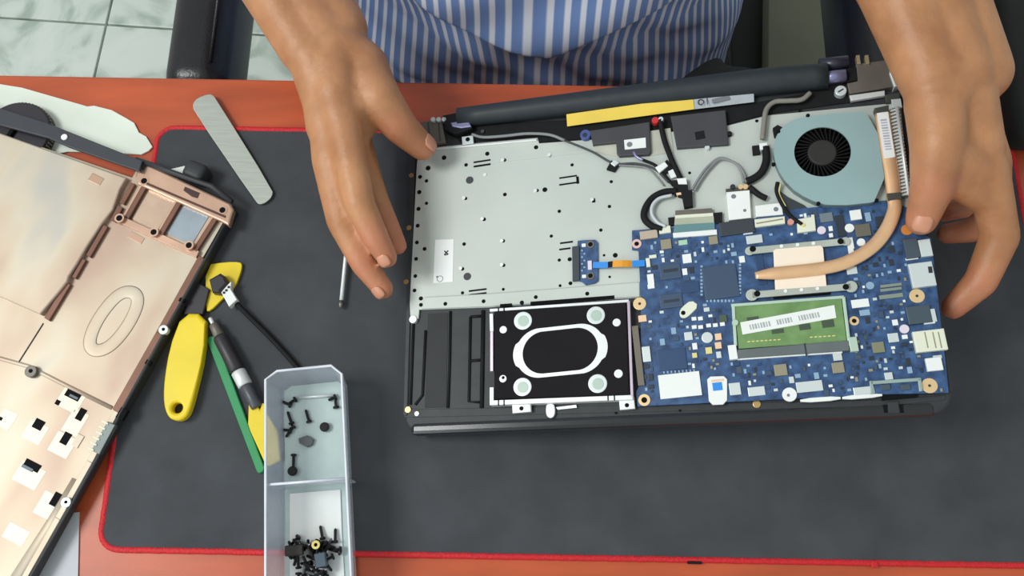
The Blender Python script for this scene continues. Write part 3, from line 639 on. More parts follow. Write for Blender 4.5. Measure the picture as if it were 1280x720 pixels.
ribbon('ribbon_orange', [LAP(x, y, h) for x, y, h in ((766, 330, .0046), (771, 329.6, .0056), (778, 329.4, .0060), (785, 329.4, .0054), (790, 329.8, .0042))], 9.2 * .00055, .0003, ORANG, rb)
ribbon('ribbon_blue', [LAP(x, y, h) for x, y, h in ((790, 329.8, .0042), (806, 329, .0036))], 9 * .00055, .0003, BLUEF, rb)

# ---- hinges and rear bar
bar_pts = [LAP(x, y, .004) for x, y in ((573, 147), (700, 132), (850, 114), (960, 101.5), (1034, 95))]
tube('hinge_cover', bar_pts, [.0078, .0088, .0097, .0102, .0096], BARREL, lap, n=24, flat=.95, sub=4)
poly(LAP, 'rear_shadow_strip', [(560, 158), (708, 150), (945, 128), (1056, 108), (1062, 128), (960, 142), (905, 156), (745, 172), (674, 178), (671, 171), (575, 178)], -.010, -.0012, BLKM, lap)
def on_bar(pix, name, mat, par=None):
    pp = [LAP(x, y, .0085) for x, y in pix]; n_ = len(pp); d = (pp[1] - pp[0]).normalized()
    vs = [(p.x, p.y, .0085 if i < 2 else .0015) for i, p in enumerate(pp)]
    vs = [Vector(v) for v in (LAP(*pix[0], .0074), LAP(*pix[1], .0074), LAP(*pix[2], .0022), LAP(*pix[3], .0022))]
    nn = (vs[1] - vs[0]).cross(vs[3] - vs[0]).normalized(); nn = nn if nn.z > 0 else -nn
    v2 = [v - nn * .0012 for v in vs]
    return link(name, mesh(name, vs + v2, [[0, 1, 2, 3], [7, 6, 5, 4], [0, 4, 5, 1], [1, 5, 6, 2], [2, 6, 7, 3], [3, 7, 4, 0]]), mat, par or lap)
on_bar([(708, 143), (866, 120.5), (868, 136.5), (709, 158)], 'yellow_sticker', YSTK)
ws = on_bar([(866.5, 120.5), (942, 110.5), (942.5, 127.5), (868.5, 136.5)], 'silver_sticker', M('silver_sticker', (178, 184, 190), .45, .2))
for x, y, r in ((876, 127.5, 4),): ring(LAP, 'print', x, y, r, r - 1, .0056, .0062, INKD, ws)
rect(LAP, 'print', 884, 126, 1, 9, .0056, .0062, INKD, ws); rect(LAP, 'print', 901, 124, 22, 5, .0054, .0060, INK, ws, .13)
# left hinge
lh = poly(LAP, 'hinge_bracket', [(521, 153), (552, 149), (557, 178), (540, 181), (525, 183)], -.004, .0035, TAUPE, lap, .0006)
for x in (536, 549): rect(LAP, 'bracket_seam', x, 164, 1.5, 24, .003, .0039, M('clip_grey', (64, 66, 60)), lh, .1)
for x in (541, 548, 555): disc(LAP, 'bracket_stud', x, 149, 3, 0, .006, PALE, lh, 10)
poly(LAP, 'hinge_knuckle', [(553, 144), (582, 138), (590, 160), (568, 168), (556, 162)], -.006, .006, BLKM, lap, .001); poly(LAP, 'hinge_pin', [(563, 153), (585, 149.5), (589, 158), (576, 160), (565, 158)], .004, .0072, LAVE, lap, .0008)
poly(LAP, 'hinge_lug', [(577, 171), (591, 169), (592, 179), (578, 181)], -.002, .0016, PALE, lap, .0003); disc(LAP, 'lug_screw', 584.5, 174, 2.6, .001, .0020, HOLE, lap)
# right hinge
rh_ = poly(LAP, 'hinge_bracket', [(1070, 80), (1113, 74), (1118, 108), (1062, 117), (1059, 104), (1072, 101)], -.004, .0040, TAUPE, lap, .0006)
for x in (1073, 1084): rect(LAP, 'bracket_stud', x, 74, 4.5, 11, 0, .0062, M('brass_pale', (196, 180, 140), .35, .6), rh_)
poly(LAP, 'bracket_edge', [(1113, 77), (1121, 78), (1126, 95), (1125, 106), (1118, 109), (1112, 92)], -.004, .0055, PALE, rh_, .0008)
poly(LAP, 'plate_flange', [(1062, 119), (1106, 113), (1106, 119), (1064, 126)], 0, .0030, STEEL, lap, .0004)
tube('hinge_pin', [LAP(1026, 98, .006), LAP(1057, 94, .006)], .0046, LAVE, lap, n=16); tube('hinge_sleeve', [LAP(1024, 82, .002), LAP(1060, 78, .002)], .0052, M('sleeve_dark', (62, 62, 78), .35, .3), lap, n=16)
disc(LAP, 'hinge_screw', 1051, 113, 7, -.002, .0036, PALE, lap); rect(LAP, 'screw_slot', 1051, 113, 8, 1.6, .0034, .0038, INKD, lap, .5)
poly(LAP, 'hinge_knuckle', [(1057, 86), (1070, 84), (1072, 100), (1059, 103)], -.004, .0045, BLKM, lap)
poly(LAP, 'corner_clip', [(1106, 118), (1124, 116), (1126, 126), (1108, 128)], -.002, .0035, M('clip_grey', (64, 66, 60)), lap, .0004); poly(LAP, 'corner_tab', [(1114, 124), (1126, 123), (1128, 134), (1116, 135)], -.002, .0040, PALE, lap, .0004)
# speakers
sp = poly(LAP, 'speaker_box', [(737, 163), (812, 152), (814, 190), (811, 193), (774, 195), (771, 192), (770, 178), (741, 181)], -.001, .0036, SPKG, lap, .0008)
lb = poly(LAP, 'speaker_label', [(780, 175), (807, 172), (807.5, 184.4), (781, 187)], .0036, .0039, WHITE, sp, 0, 0); disc(LAP, 'print', 787, 180.5, 3.4, .0039, .00396, INK, lb)
sp2 = poly(LAP, 'speaker_box', [(838, 145), (907, 137), (911, 180), (846, 185)], -.001, .0036, SPKG, lap, .0008)
rect(LAP, 'speaker_port', 875, 169, 12, 10, .0035, .0038, BLKM, sp2, .1); disc(LAP, 'speaker_stud', 884, 184, 3, 0, .003, PALE, lap); disc(LAP, 'speaker_lug', 912, 166.5, 3, 0, .003, BLKM, lap)
poly(LAP, 'metal_shim', [(811, 164), (838, 160), (842, 190), (813, 195)], 0, .0006, M('beige_metal', (196, 196, 182), .45, .3), lap)
poly(LAP, 'metal_shim', [(742, 182), (770, 179), (774, 197), (745, 190)], 0, .0006, M('beige_metal', (196, 196, 182)), lap)
disc(LAP, 'blue_gasket', 731.6, 168, 6.5, -.001, .0036, BLUP, lap); disc(LAP, 'gasket_hole', 731, 168.5, 2.8, .003, .0039, INKD, lap)
disc(LAP, 'red_plug', 819, 150, 4.2, .001, .0056, REDP, lap); disc(LAP, 'plug_pin', 826, 148.5, 3, .001, .0056, PALE, lap)
# cables
def wire(nm, pts, r, mat, h=.002): return tube(nm, [LAP(q[0], q[1], q[2] if len(q) > 2 else h) for q in pts], r * MM, mat, lap, n=8, sub=6)
wire('antenna_wire', [(590, 168), (604, 171.5), (630, 170), (659, 167), (687, 168.5), (706, 175.5)], 1.2, GREYW, .004)
wire('antenna_wire', [(706, 175.5, .004), (740, 189.5), (767, 204), (795, 204.5), (818, 211), (836, 228)], .9, M('dark_wire', (60, 62, 64), .5))
wire('antenna_wire', [(767, 206), (796, 208), (812, 212), (830, 232)], .7, GREYW)
wire('speaker_wire', [(792, 190), (796, 196), (804, 200)], 1.2, LAVE, .003); wire('speaker_wire', [(804, 200), (818, 206), (828, 216), (842, 232)], 1.2, BLKM)
wire('power_cable', [(825, 150, .004), (828, 165, .003), (832, 180), (841, 203), (851, 224)], 2.1, BLKM, .0028)
wire('black_cable', [(847, 239), (830, 240), (815, 248), (806, 262), (806, 274), (816, 283), (828, 286)], 2.6, BLKM, .003)
wire('white_cable', [(840, 244), (824, 248), (815.5, 257), (815, 268), (822, 278), (832, 283)], 1.3, M('pale_wire', (196, 202, 208), .5), .0045)
for dx, dy in ((0, 0), (3, 1.2)): wire('grey_cable', [(865 + dx, 237 + dy), (874 + dx, 222 + dy), (885 + dx, 208 + dy), (900 + dx * .4, 197.5 + dy), (917 + dx, 203 + dy), (926 + dx, 214 + dy), (930 + dx, 228)], .95, GREYW, .003)
wire('braided_cable', [(1013, 116), (1002, 124.5), (985, 126), (968, 127.5), (958, 137), (955, 155), (953, 174)], 1.9, SLEEVE, .004)
wire('black_cable', [(957, 184), (958, 200), (953, 214), (944, 222), (933, 227)], 2.9, BLKM, .003); wire('black_cable', [(937, 234), (948, 243), (958, 248)], 2.3, BLKM, .003)
wire('fan_cable', [(972, 228), (971, 240), (978, 256), (988, 270), (1003, 281)], 1.5, BLKM, .004); wire('fan_wire', [(976, 229), (974, 242), (982, 258)], .6, YEL, .0045)
def block(nm, pix, h1, mat, h0=0): return poly(LAP, nm, pix, h0, h1, mat, lap, .0004)
block('wire_clip', [(758, 211), (764, 200), (774, 205), (768, 214)], .003, BLKM); block('clip_cap', [(763, 204), (768, 199), (774, 203), (768, 208)], .0042, PALE)
block('wire_clip', [(826, 206), (834, 199), (841, 210), (831, 217)], .003, BLKM); block('wire_tag', [(819, 209), (831, 202), (835, 207), (824, 216)], .0046, WHITE)
block('wire_tag', [(835, 214), (843, 210), (847, 220), (839, 223)], .0030, WHITE); block('connector_body', [(840, 225), (859, 224), (860, 237), (854, 246), (843, 243)], .0048, BLKM); block('connector_cap', [(846, 223), (858, 222), (859, 230), (848, 230)], .0056, WHITE)
block('black_tape', [(851, 238), (865, 237), (866, 257), (855, 259)], .0050, BLKM); block('connector_core', [(845, 241), (851, 240), (852, 243), (846, 244)], .0052, PEACH)
wf = block('wireless_card', [(908, 240), (937, 237.5), (939, 272), (911, 275)], .0042, WHITE)
disc(LAP, 'print', 917, 245.5, 3, .0042, .00426, INK, wf); disc(LAP, 'print', 931, 263, 2, .0042, .00426, INK, wf)
block('card_edge', [(907, 236), (938, 233), (938, 239), (908, 241)], .0036, M('clip_grey', (64, 66, 60)))
for x, mt in ((916, INKD), (926, GOLD), (932, GOLD)): disc(LAP, 'antenna_connector', x, 233, 3.2, .002, .0052, mt, lap, 12)
block('cable_clip', [(940, 182), (949, 181), (950, 192), (941, 193)], .003, BLKM); block('clip_cap', [(949, 179), (959, 178), (960, 186), (950, 187)], .0050, WHITE)
block('white_card', [(944, 257), (977, 253), (979, 268), (945, 271)], .0034, WHITE); disc(LAP, 'print', 970, 261.5, 3, .0034, .00346, INK, lap)
block('cream_connector', [(943, 274), (981, 270), (981.5, 279), (944, 284)], .0044, CREAM, .001); rect(LAP, 'connector_groove', 962, 276.5, 34, 1.6, .004, .0046, TAN, lap, .09)
block('fan_connector', [(996, 274), (1014, 271), (1014, 268), (1018, 268), (1020, 288), (997, 291)], .0044, CREAM, .001); disc(LAP, 'connector_pin', 1004, 281, 2.4, .004, .0052, YEL, lap); disc(LAP, 'red_wire_end', 988.5, 277, 4, .002, .0046, M('rosy_wire', (214, 150, 136), .5), lap)
block('pcb_edge_tape', [(972, 236), (985, 246), (1005, 256), (1012, 262), (985, 266), (975, 252)], .0012, M('dark_metal_box', (66, 72, 78)))

# ================================================================== removed bottom cover
CO = W(293, 255, .020); cb_ = W(60, 690, .020); yawc = math.atan2((CO - cb_).y, (CO - cb_).x) - PI / 2
COV = Frame((CO.x, CO.y, 0.0), rotm(yawc, 0, 0))     # local -y runs down the long side, -x along the hinge side
ZB = .0030
cov = empty('laptop_bottom_cover', 'copper plated laptop bottom cover lying open side up', 'laptop cover', COV.matrix())
CL, CWd = .330, .262
FZc = .0125                                          # inner floor

def cp(nm, pix, h0, h1, mat, par=cov, bev=.0004, rnd=0): return poly(COV, nm, pix, h0, h1, mat, par, bev, rnd)
inner = [COV(x, y, FZc) for x, y in ((0, 166), (165, 222), (175, 205), (288, 262), (252, 325), (145, 515), (115, 570), (38, 712), (10, 770))]
inner = [Vector((-.255, inner[0].y - .002, FZc))] + inner + [Vector((-.255, inner[-1].y - .01, FZc))]
prism('cover_shell', inner, .0034, FZc - .0012, BLK, cov, 0, .002)
floorc = prism('plated_floor', inner, FZc - .0012, FZc, COPC, cov, .0002)
# raised drive bay lid
bay = [COV(x, y, FZc + .0052) for x, y in [(0, 166), (158, 222), (150, 236), (141, 262), (127, 280), (110, 306), (96, 330), (86, 345), (84, 352), (73, 366), (50, 393), (0, 371)]]
prism('raised_bay', [Vector((-.250, bay[0].y - .002))] + bay + [Vector((-.250, bay[-1].y))], FZc, FZc + .0052, COPC, cov, .0012)
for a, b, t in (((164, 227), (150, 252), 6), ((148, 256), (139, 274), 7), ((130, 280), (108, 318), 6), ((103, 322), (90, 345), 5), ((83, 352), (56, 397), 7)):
    strip(COV, 'bay_wall_shade', ((a[0] + 2, a[1] + 2), (b[0] + 2, b[1] + 2)), t, FZc, FZc + .0030, COPW, cov)  # brown strips paint the shaded side of the step
strip(COV, 'seam', ((54, 404), (21, 456)), 1.6, FZc, FZc + .0005, INKD, cov)
tube('bead', [COV(x, y, FZc) for x, y in ((-30, 440), (0, 448), (36, 458), (75, 478), (140, 510))], .0016, COPC, cov, n=8, flat=.6)
tube('bead', [COV(x, y, FZc) for x, y in ((96, 600), (60, 660), (0, 752))], .0040, COPC, cov, n=8, flat=.3)
tube('foot_emboss', [COV(x, y, FZc) for x, y in smooth_poly([(148, 366), (168, 364), (174, 378), (160, 408), (138, 434), (118, 440), (110, 428), (122, 398)], 3)], .0052, COPC, cov, n=10, flat=.055, closed=True, up=(0, 0, 1))
# side wall on the right and hinge-side bar
RIM = .020
def rimline(pts, wpx, h0, h1, mat, nm): 
    for a, b in zip(pts, pts[1:]): strip(COV, nm, (a, b), wpx, h0, h1, mat, cov)
rimline([(253, 322), (200, 417), (145, 514)], 11, .006, FZc + .0022, COPW, 'side_wall_plating')  # upper stretch of wall, its shade painted in as brown
rimline([(145, 514), (112, 577), (72, 648), (30, 722), (-5, 782)], 7, .006, FZc + .0015, COPC, 'side_wall_plating')
tube('side_rim', [COV(x, y, RIM - .0055) for x, y in ((293, 258), (262, 315), (210, 408), (150, 518), (118, 580), (78, 652), (38, 722), (8, 775))], .0014, BLK, cov, n=8)
so = [COV(x, y, .014) for x, y in ((294, 262), (8, 778))]
prism('side_wall', [so[0], so[1], so[1] + Vector((-.0025, 0, 0)), so[0] + Vector((-.0025, 0, 0))], .004, RIM - .0060, BLK, cov, .0005)
barc = [COV(x, y, RIM + .004) for x, y in ((0, 135), (60, 154), (130, 182), (178, 201), (174, 214), (130, 199), (85, 183), (60, 172), (0, 156))]
barc = [Vector((-.252, barc[0].y))] + barc + [Vector((-.252, barc[-1].y))]
hb = prism('hinge_side_bar', barc, RIM + .001, RIM + .004, M('bar_dark_grey', (52, 54, 62), .45), cov, .0006)
disc(COV, 'bar_screw', 80, 171, 3.8, RIM + .003, RIM + .0052, WHITE, hb)
tube('hinge_side_rim', [COV(x, y, RIM) for x, y in ((170, 199), (220, 217), (265, 233), (290, 252))], .0022, BLK, cov, n=8)
for q in (Vector((-.244, barc[0].y - .010)), COV(176, 205, RIM)):
    prism('bar_support', [(q.x - .006, q.y - .004), (q.x + .004, q.y - .004), (q.x + .004, q.y + .003), (q.x - .006, q.y + .003)], .006, RIM + .001, BLK, cov)
# vent frame in the corner
vf = cp('vent_frame', [(173, 206), (180, 203), (288, 254), (292, 262), (286, 282), (277, 277), (172, 230), (168, 222)], FZc, RIM - .0015, COPD, cov, .0016)
cp('vent_notch', [(231, 233), (250, 241), (247, 248), (240, 246), (229, 238)], RIM - .002, RIM - .0012, M('plum_dark', (62, 34, 34), .5), vf)
strip(COV, 'frame_line', ((183, 229), (282, 271)), 2.8, RIM - .002, RIM - .0010, M('deep_brown', (84, 50, 38), .6), vf)
for a, b, t in (((184, 226), (158, 272), 6), ((227, 247), (200, 293), 6), ((270, 271), (243, 313), 6)):
    strip(COV, 'vent_rib', (a, b), t, FZc, FZc + .0036, COPW, cov); strip(COV, 'vent_rib_highlight', ((a[0] - 3.6, a[1] - 1.6), (b[0] - 3.6, b[1] - 1.6)), 2.6, FZc, FZc + .0040, COPD, cov)  # brown paints the rib's shaded side, the pale strip its highlight
strip(COV, 'vent_rib', ((146, 272), (247, 318)), 9, FZc, FZc + .0034, COPD, cov)
cp('foil_window', [(232, 252), (264, 266), (240, 306), (207, 291)], FZc, FZc + .0006, FOIL, cov); cp('copper_window', [(188, 234), (222, 249), (197, 288), (164, 273)], FZc, FZc + .0006, M('rose_plating', (200, 172, 152), .35, .6), cov)
for x, y in ((149, 272.5), (192, 290), (236, 306.5), (180, 226), (278, 262.5)):
    ring(COV, 'screw_post', x, y, 6, 3.9, FZc, RIM - .0012, COPD, cov); disc(COV, 'post_hole', x, y, 4, FZc, RIM - .0014, HOLE, cov)
for x, y, pw, ph, mt in ((170, 297, 20, 8, COPD), (120, 224, 18, 10, COPW)):
    rect(COV, 'spot_pad', x, y, pw, ph, FZc, FZc + (.0004 if y > 250 else .0055), M('tarnish_spot', (186, 152, 130), .4, .5), cov, -.45 - yawc)
# screw bosses along the side
for x, y, r in ((204, 412, 6), (38, 464, 7.5), (82, 628, 6.5)):
    disc(COV, 'screw_boss', x, y, r, FZc, FZc + .0042, PALE if x > 50 else TAUPE, cov); disc(COV, 'boss_hole', x, y - .5, r * .35, FZc, FZc + .0045, HOLE, cov)
# keyhole slots
for x, y, pw, ph in ((92, 492, 20, 13), (101, 518, 9, 15), (82, 548, 10, 15), (48, 530.5, 13, 12), (40, 582, 22, 10), (69, 624, 9, 17), (227, 375, 7, 5), (185, 453, 7, 6), (152, 517, 10, 14), (110, 585, 6, 5), (72, 503, 6, 6), (0, 523, 6, 4), (62, 676, 6, 5), (13, 165, 5, 10)):
    rect(COV, 'latch_slot', x, y, pw, ph, FZc - .0002, FZc + (.0004 if y > 300 and x < 120 else .0032), HOLE, cov, -.42 - yawc)
for x, y, pw, ph in ((88, 500, 30, 24), (94, 528, 22, 30), (78, 556, 28, 26), (44, 540, 26, 24), (36, 594, 34, 26), (60, 632, 26, 30), (8, 524, 20, 22), (20, 668, 30, 20)):
    rect(COV, 'slot_pad', x, y, pw, ph, FZc - .0004, FZc + .00015, M('pale_plating', (208, 194, 174), .48, .42, var=.05), cov, -.42 - yawc)
for x, y, pw, ph in ((97, 551, 9, 16), (34, 585, 16, 4), (92, 496, 12, 3)): rect(COV, 'slot_tongue', x, y, pw, ph, FZc, FZc + .0007, COPC if y == 551 else SLATE, cov, -.42 - yawc)
gv = cp('side_grille', [(134, 527), (144, 531), (124, 568), (114, 563)], FZc, FZc + .0045, M('grille_grey', (112, 120, 118), .45, .3), cov)
for k in range(6): rect(COV, 'grille_pin', 131 - k * 3.6, 528 + k * 6.6, 9, 2, FZc + .0044, FZc + .0052, CREAM, gv, -.42 - yawc)
# black hinge cap standing at the corner
rbox('hinge_cap', (.018, .015, .019), COV(247, 217, .0125), .004, BLK, cov)

# ================================================================== loose things on the left
pp = [W(x, y, .0012) for x, y in ((-60, 100), (0, 105.5), (28, 110), (110, 133.5), (118, 132.5), (140, 138), (158, 148), (168, 154), (174, 166), (183, 171), (191, 184), (186, 189), (177, 193.5), (150, 192), (112, 190.5), (85, 190), (40, 200), (-60, 190))]
o = prism('torn_board', pp, .0003, .0020, PAPER, None, .0003); tag(o, 'torn white card sheet lying on the desk under the copper cover', 'card')
pp = [W(x, y, .0012) for x, y in ((30, 650), (99, 640), (97, 735), (95, 790), (-30, 790), (-20, 700))]
o = prism('paper_sheet', pp, .0003, .0012, PAPERG); tag(o, 'pale grey paper sheet on the desk beside the mat corner', 'paper')
c = W(20, 165, .0126)
lid = empty('round_cap', 'round black cap with ribbed rim lying on the torn white card', 'cap', Matrix.Translation((c.x, c.y, .0021)))
prism('cap_body', circ((0, 0), .0275, 48), 0, .0105, M('plum_black', (38, 32, 42), .45), lid, .001)
bl = [prism_mesh('r', [(math.cos(t) * .0272, math.sin(t) * .0272), (math.cos(t + .05) * .0272, math.sin(t + .05) * .0272), (math.cos(t + .05) * .0284, math.sin(t + .05) * .0284), (math.cos(t) * .0284, math.sin(t) * .0284)], .0008, .0085) for t in [2 * PI * k / 60 for k in range(60)]]
link('ribbed_rim', join_mesh('ribbed_rim', bl), TAUPE, lid)
# white scrap
pp = [W(x, y, .004) for x, y in ((211, 212), (231, 207.5), (232, 219))]
o = prism('paper_scrap', pp, ZM + .0002, ZM + .0012, WHITE); tag(o, 'small white triangular scrap on the mat at the copper cover corner', 'scrap')
# metal spudger
ms = [W(x, y, ZM + .001) for x, y in ((242, 131), (248, 124), (262, 119), (267, 120.5), (271, 125), (342, 239), (341, 247), (334, 254), (326, 257), (321, 254), (243, 140))]
o = prism('metal_strip', smooth_poly(ms, 1), ZM + .0022, ZM + .0034, BRUSH, None, .0003); tag(o, 'flat brushed steel pry strip with rounded ends across the red edge', 'pry tool')
# yellow handle
yh = [(227, 391), (256, 392), (258, 405), (256, 440), (247, 480), (238, 515), (231, 524), (221, 526.5), (210, 522), (204.5, 505), (205, 478), (212, 435)]
b0 = W(230, 460, ZM)
yt = empty('yellow_pry_tool', 'yellow plastic tool handle with a hole at its rounded end', 'tool', Matrix.Translation(b0))
PY = [W(x, y, .011) - b0 for x, y in yh]
hcy = W(222, 510, .011) - b0
Psm = smooth_poly(PY, 2)
# body in two pieces of outline: ring round the hole plus the rest, one mesh
top = [p for p in Psm]
n1 = 64; oc = [hit((hcy.x, hcy.y), 2 * PI * i / n1, [tuple(p[:2]) for p in Psm]) for i in range(n1)]
bmv = annulus_mesh('handle', oc, circ(hcy, .0040, n1), .0006, .0095)
ho = link('handle', bmv, YELT, yt); bv = ho.modifiers.new('b', 'BEVEL'); bv.width = .0022; bv.segments = 3; bv.limit_method = 'ANGLE'; bv.angle_limit = math.radians(50)
nk = [W(x, y, .008) - b0 for x, y in ((230, 393), (254, 393), (262, 362), (246, 352), (236, 372))]
prism('neck', nk, .002, .006, M('plum_black', (38, 32, 42)), yt, .0006)
# triangular pick
tp = [W(x, y, .008) for x, y in ((256, 330), (282, 326.5), (299, 326.5), (302, 330), (300, 340), (293, 358), (276, 374), (262, 388), (256, 388))]
o = prism('triangular_pick', smooth_poly(tp, 1), .0040, .0064, YELT, None, .0005); tag(o, 'yellow triangular opening pick beside the copper cover edge, under a white plug', 'pick')
# cable with white plug
c0 = W(288, 368, .010)
cb = empty('black_cable', 'thin black cable with a white plug lying by the clear box', 'cable', Matrix.Translation((c0.x, c0.y, ZM)))
def cl(x, y, z): return W(x, y, z) - Vector((c0.x, c0.y, ZM))
prism('plug', [cl(x, y, .012) for x, y in ((277, 366), (284, 357), (290, 352), (289, 362), (297, 375), (287, 384)) ], .0040, .0105, WHITE, cb, .0006)
for x, y in ((283, 363), (286, 359), (280, 366)): q = cl(x, y, .0135); rbox('plug_slot', (.0018, .0018, .001), (q.x, q.y, .0108), .0003, INKD, cb, 1)
prism('plug_cap', [cl(x, y, .013) for x, y in ((262, 350), (276, 342), (282, 346), (286, 355), (275, 367), (266, 366))], .0038, .0125, M('plum_black', (38, 32, 42)), cb, .002)
tube('cord', [cl(x, y, z) for x, y, z in ((293, 377, .008), (315, 399, .0065), (340, 424, .006), (368, 455, .006), (384, 476, .006), (372, 486, .006))][:5], .0021, BLKM, cb, n=10, sub=5)
# pen screwdriver
p0 = W(263, 398, .008); p1 = W(322, 510, .008)
pen = empty('pen_screwdriver', 'slim black and grey pen screwdriver beside the green strip', 'screwdriver', Matrix.Translation((p0.x, p0.y, ZM)))
def pl(t, z=.0062): q = p0.lerp(p1, t); return Vector((q.x - p0.x, q.y - p0.y, z))
def seg(nm, a, b, r0, r1, mt): tube(nm, [pl(a), pl(a + (b - a) * .06), pl(a + (b - a) * .94), pl(b)], [r0 * .85, r0, r1, r1 * .85], mt, pen, n=16)
seg('bit', 0, .07, .0016, .0016, STEEL); seg('collar', .07, .21, .0034, .0044, TAUPE); seg('grip', .21, .60, .0056, .0060, M('pen_black', (46, 42, 46), .45)); seg('band', .60, .76, .0056, .0056, STEEL); seg('barrel', .76, 1.0, .0048, .0044, M('pen_grey', (74, 76, 82), .4))
# green spudger
gs = [W(x, y, ZM + .002) for x, y in ((259, 426), (261, 421), (268, 420), (271, 424), (331, 585), (329, 590), (324, 592), (321, 589))]
o = prism('green_spudger', gs, ZM + .0002, ZM + .0030, GRN, None, .0008); tag(o, 'narrow green plastic spudger strip on the mat', 'pry tool')
# yellow fork pick
fk = [(311, 500), (316, 497.5), (325, 512), (327, 504), (331.5, 504), (334.5, 518), (347, 539), (350.5, 575), (336, 583), (331, 579), (313, 539), (310, 530)]
o = prism('forked_pick', [W(x, y, .009) for x, y in fk], ZM + .0031, ZM + .0066, YELT, None, .001); tag(o, 'yellow forked plastic pick against the clear box wall', 'pick')
# screwdriver under the hand
a0, a1 = W(425.5, 385, .008), W(437, 268, .010)
sd = empty('thin_screwdriver', 'thin steel screwdriver shaft lying on the mat below the hand', 'screwdriver', Matrix.Translation((a1.x, a1.y, ZM)))
q = lambda t, z: Vector(((a0.lerp(a1, t)).x - a1.x, (a0.lerp(a1, t)).y - a1.y, z))
tube('shaft', [q(.07, .0045), q(1, .0055)], .0016, STEEL, sd, n=10); tube('tip', [q(0, .004), q(.03, .0042), q(.08, .0045)], [.0010, .0021, .0019], M('tip_dark_steel', (120, 118, 112), .35, .7), sd, n=8)
tube('handle', [q(1, .0055), q(1.04, .006), q(1.45, .006), q(1.5, .006)], [.0028, .0048, .0048, .003], BLK, sd, n=14)

# ================================================================== clear box
ZR = .043
rim = [W(x, y, ZR) for x, y in ((331, 474), (346, 463), (414, 456), (428, 467), (440, 722), (443, 790), (331, 790))]
bc = Vector((sum(p.x for p in rim) / 7, sum(p.y for p in rim) / 7, 0))
box = empty('clear_box', 'clear plastic two compartment box holding loose screws', 'box', Matrix.Translation((bc.x, bc.y, ZM)))
R1 = [Vector((p.x - bc.x, p.y - bc.y)) for p in ccw([tuple(p) for p in rim]) for p in [Vector(p)]]
HB = ZR - ZM
def shrink(P, d): return [Vector(v) for v in inset([tuple(p) for p in P], d)]
R0 = shrink(R1, .0035)
def shell_walls():
    n = len(R1); t = .0011; oo, ot, it, ii = R0, R1, shrink(R1, t), shrink(R0, t)
    vs = [(*p, .0002) for p in oo] + [(*p, HB) for p in ot] + [(*p, HB) for p in it] + [(*p, .0014) for p in ii]
    fs = [[k * n + i, k * n + (i + 1) % n, (k + 1) * n + (i + 1) % n, (k + 1) * n + i] for k in range(3) for i in range(n)]
    fs += [list(range(n))[::-1], [3 * n + i for i in range(n)]]
    return mesh('box_body', vs, fs)
link('box_body', shell_walls(), CLEAR, box)
prism('box_floor', shrink(R0, .0016), .0014, .0020, M('frosted_floor', (186, 202, 200), .4, var=.06), box)
tube('box_rim', [(p.x, p.y, HB) for p in shrink(R1, .0005)], .0010, M('rim_frost', (222, 226, 236), .25), box, n=6, closed=True, up=(0, 0, 1))
d0, d1 = W(333, 606, ZR - .003) - bc, W(434, 598, ZR - .003) - bc
dv = prism('divider', [(d0.x, d0.y - .0007), (d1.x, d1.y - .0007), (d1.x, d1.y + .0007), (d0.x, d0.y + .0007)], .0014, HB - .003, CLEAR, box)
tube('divider_edge', [(d0.x, d0.y, HB - .003), (d1.x, d1.y, HB - .003)], .0010, M('rim_frost', (222, 226, 236)), box, n=6)
# card in the lower compartment
pp = [W(x, y, .007) for x, y in ((362, 617), (425, 612), (427, 668), (430, 720), (362, 725))]
o = prism('white_card_slip', pp, .0052, .0062, WHITE); tag(o, 'white card slip on the floor of the clear box lower compartment', 'card')
# silver rod in the upper compartment
tube_o = link('metal_pin', tube_mesh('metal_pin', [W(374, 497, .0065), W(420, 494, .0065)], .0012, 8), STEEL, smooth=True); tag(tube_o, 'thin bright metal pin along the back of the clear box', 'pin')
def screw_mesh(nm, ln, r, hr):
    a = tube_mesh('s', [(0, 0, 0), (0, 0, -ln * .9), (0, 0, -ln)], [r, r, r * .4], 8); b = prism_mesh('h', circ((0, 0), hr, 14), 0, hr * .7, hr * .2); return join_mesh(nm, [a, b])
SCR = M('black_screw_steel', (34, 32, 34), .35, .6); SCS = M('grey_screw_steel', (120, 120, 124), .3, .8)
sm = {k: screw_mesh('screw_' + k, *v) for k, v in {'long': (.009, .0011, .0022), 'short': (.005, .0011, .0024), 'cap': (.002, .0012, .0036)}.items()}
for k in sm.values(): k.materials.append(SCR)
sms = screw_mesh('screw_grey', .008, .0011, .0022); sms.materials.append(SCS)
def screw(me, px, py, z, ang, tilt, label, group):
    o = bpy.data.objects.new('screw', me); COL.objects.link(o); o.location = W(px, py, z); o.rotation_euler = (tilt, 0, ang); tag(o, label, 'screw', group); return o
UL, UG = 'small black screw lying loose in the upper part of the clear box', 'loose screws in the upper compartment'
for x, y, k, a in ((362, 506, 'long', 1.2), (368, 500, 'short', 2.2), (364, 528, 'long', .4), (366, 534, 'long', 2.6), (362, 538, 'short', 1.5), (386, 526, 'long', .35), (367, 570, 'long', 3.2), (418, 497, 'short', 2), (420, 508, 'short', .2)):
    screw(sm[k], x, y, .0068, a, PI / 2, UL, UG)
o = screw(sm['cap'], 406, 534, .0068, 0, 0, 'round black screw cap alone at the right of the clear box', None); o = screw(sm['cap'], 366, 589, .0068, 0, 0, 'round black screw cap beside the divider of the clear box', None)
pp = [W(x, y, .008) for x, y in ((373, 548), (384, 544), (392, 549), (390, 556), (384, 559), (374, 554))]
o = prism('rubber_foot', pp, .0046, .0085, M('grey_rubber', (96, 100, 100), .7), None, .0006); tag(o, 'grey rubber foot among the loose screws in the clear box', 'rubber foot')
rs = random.Random(11)
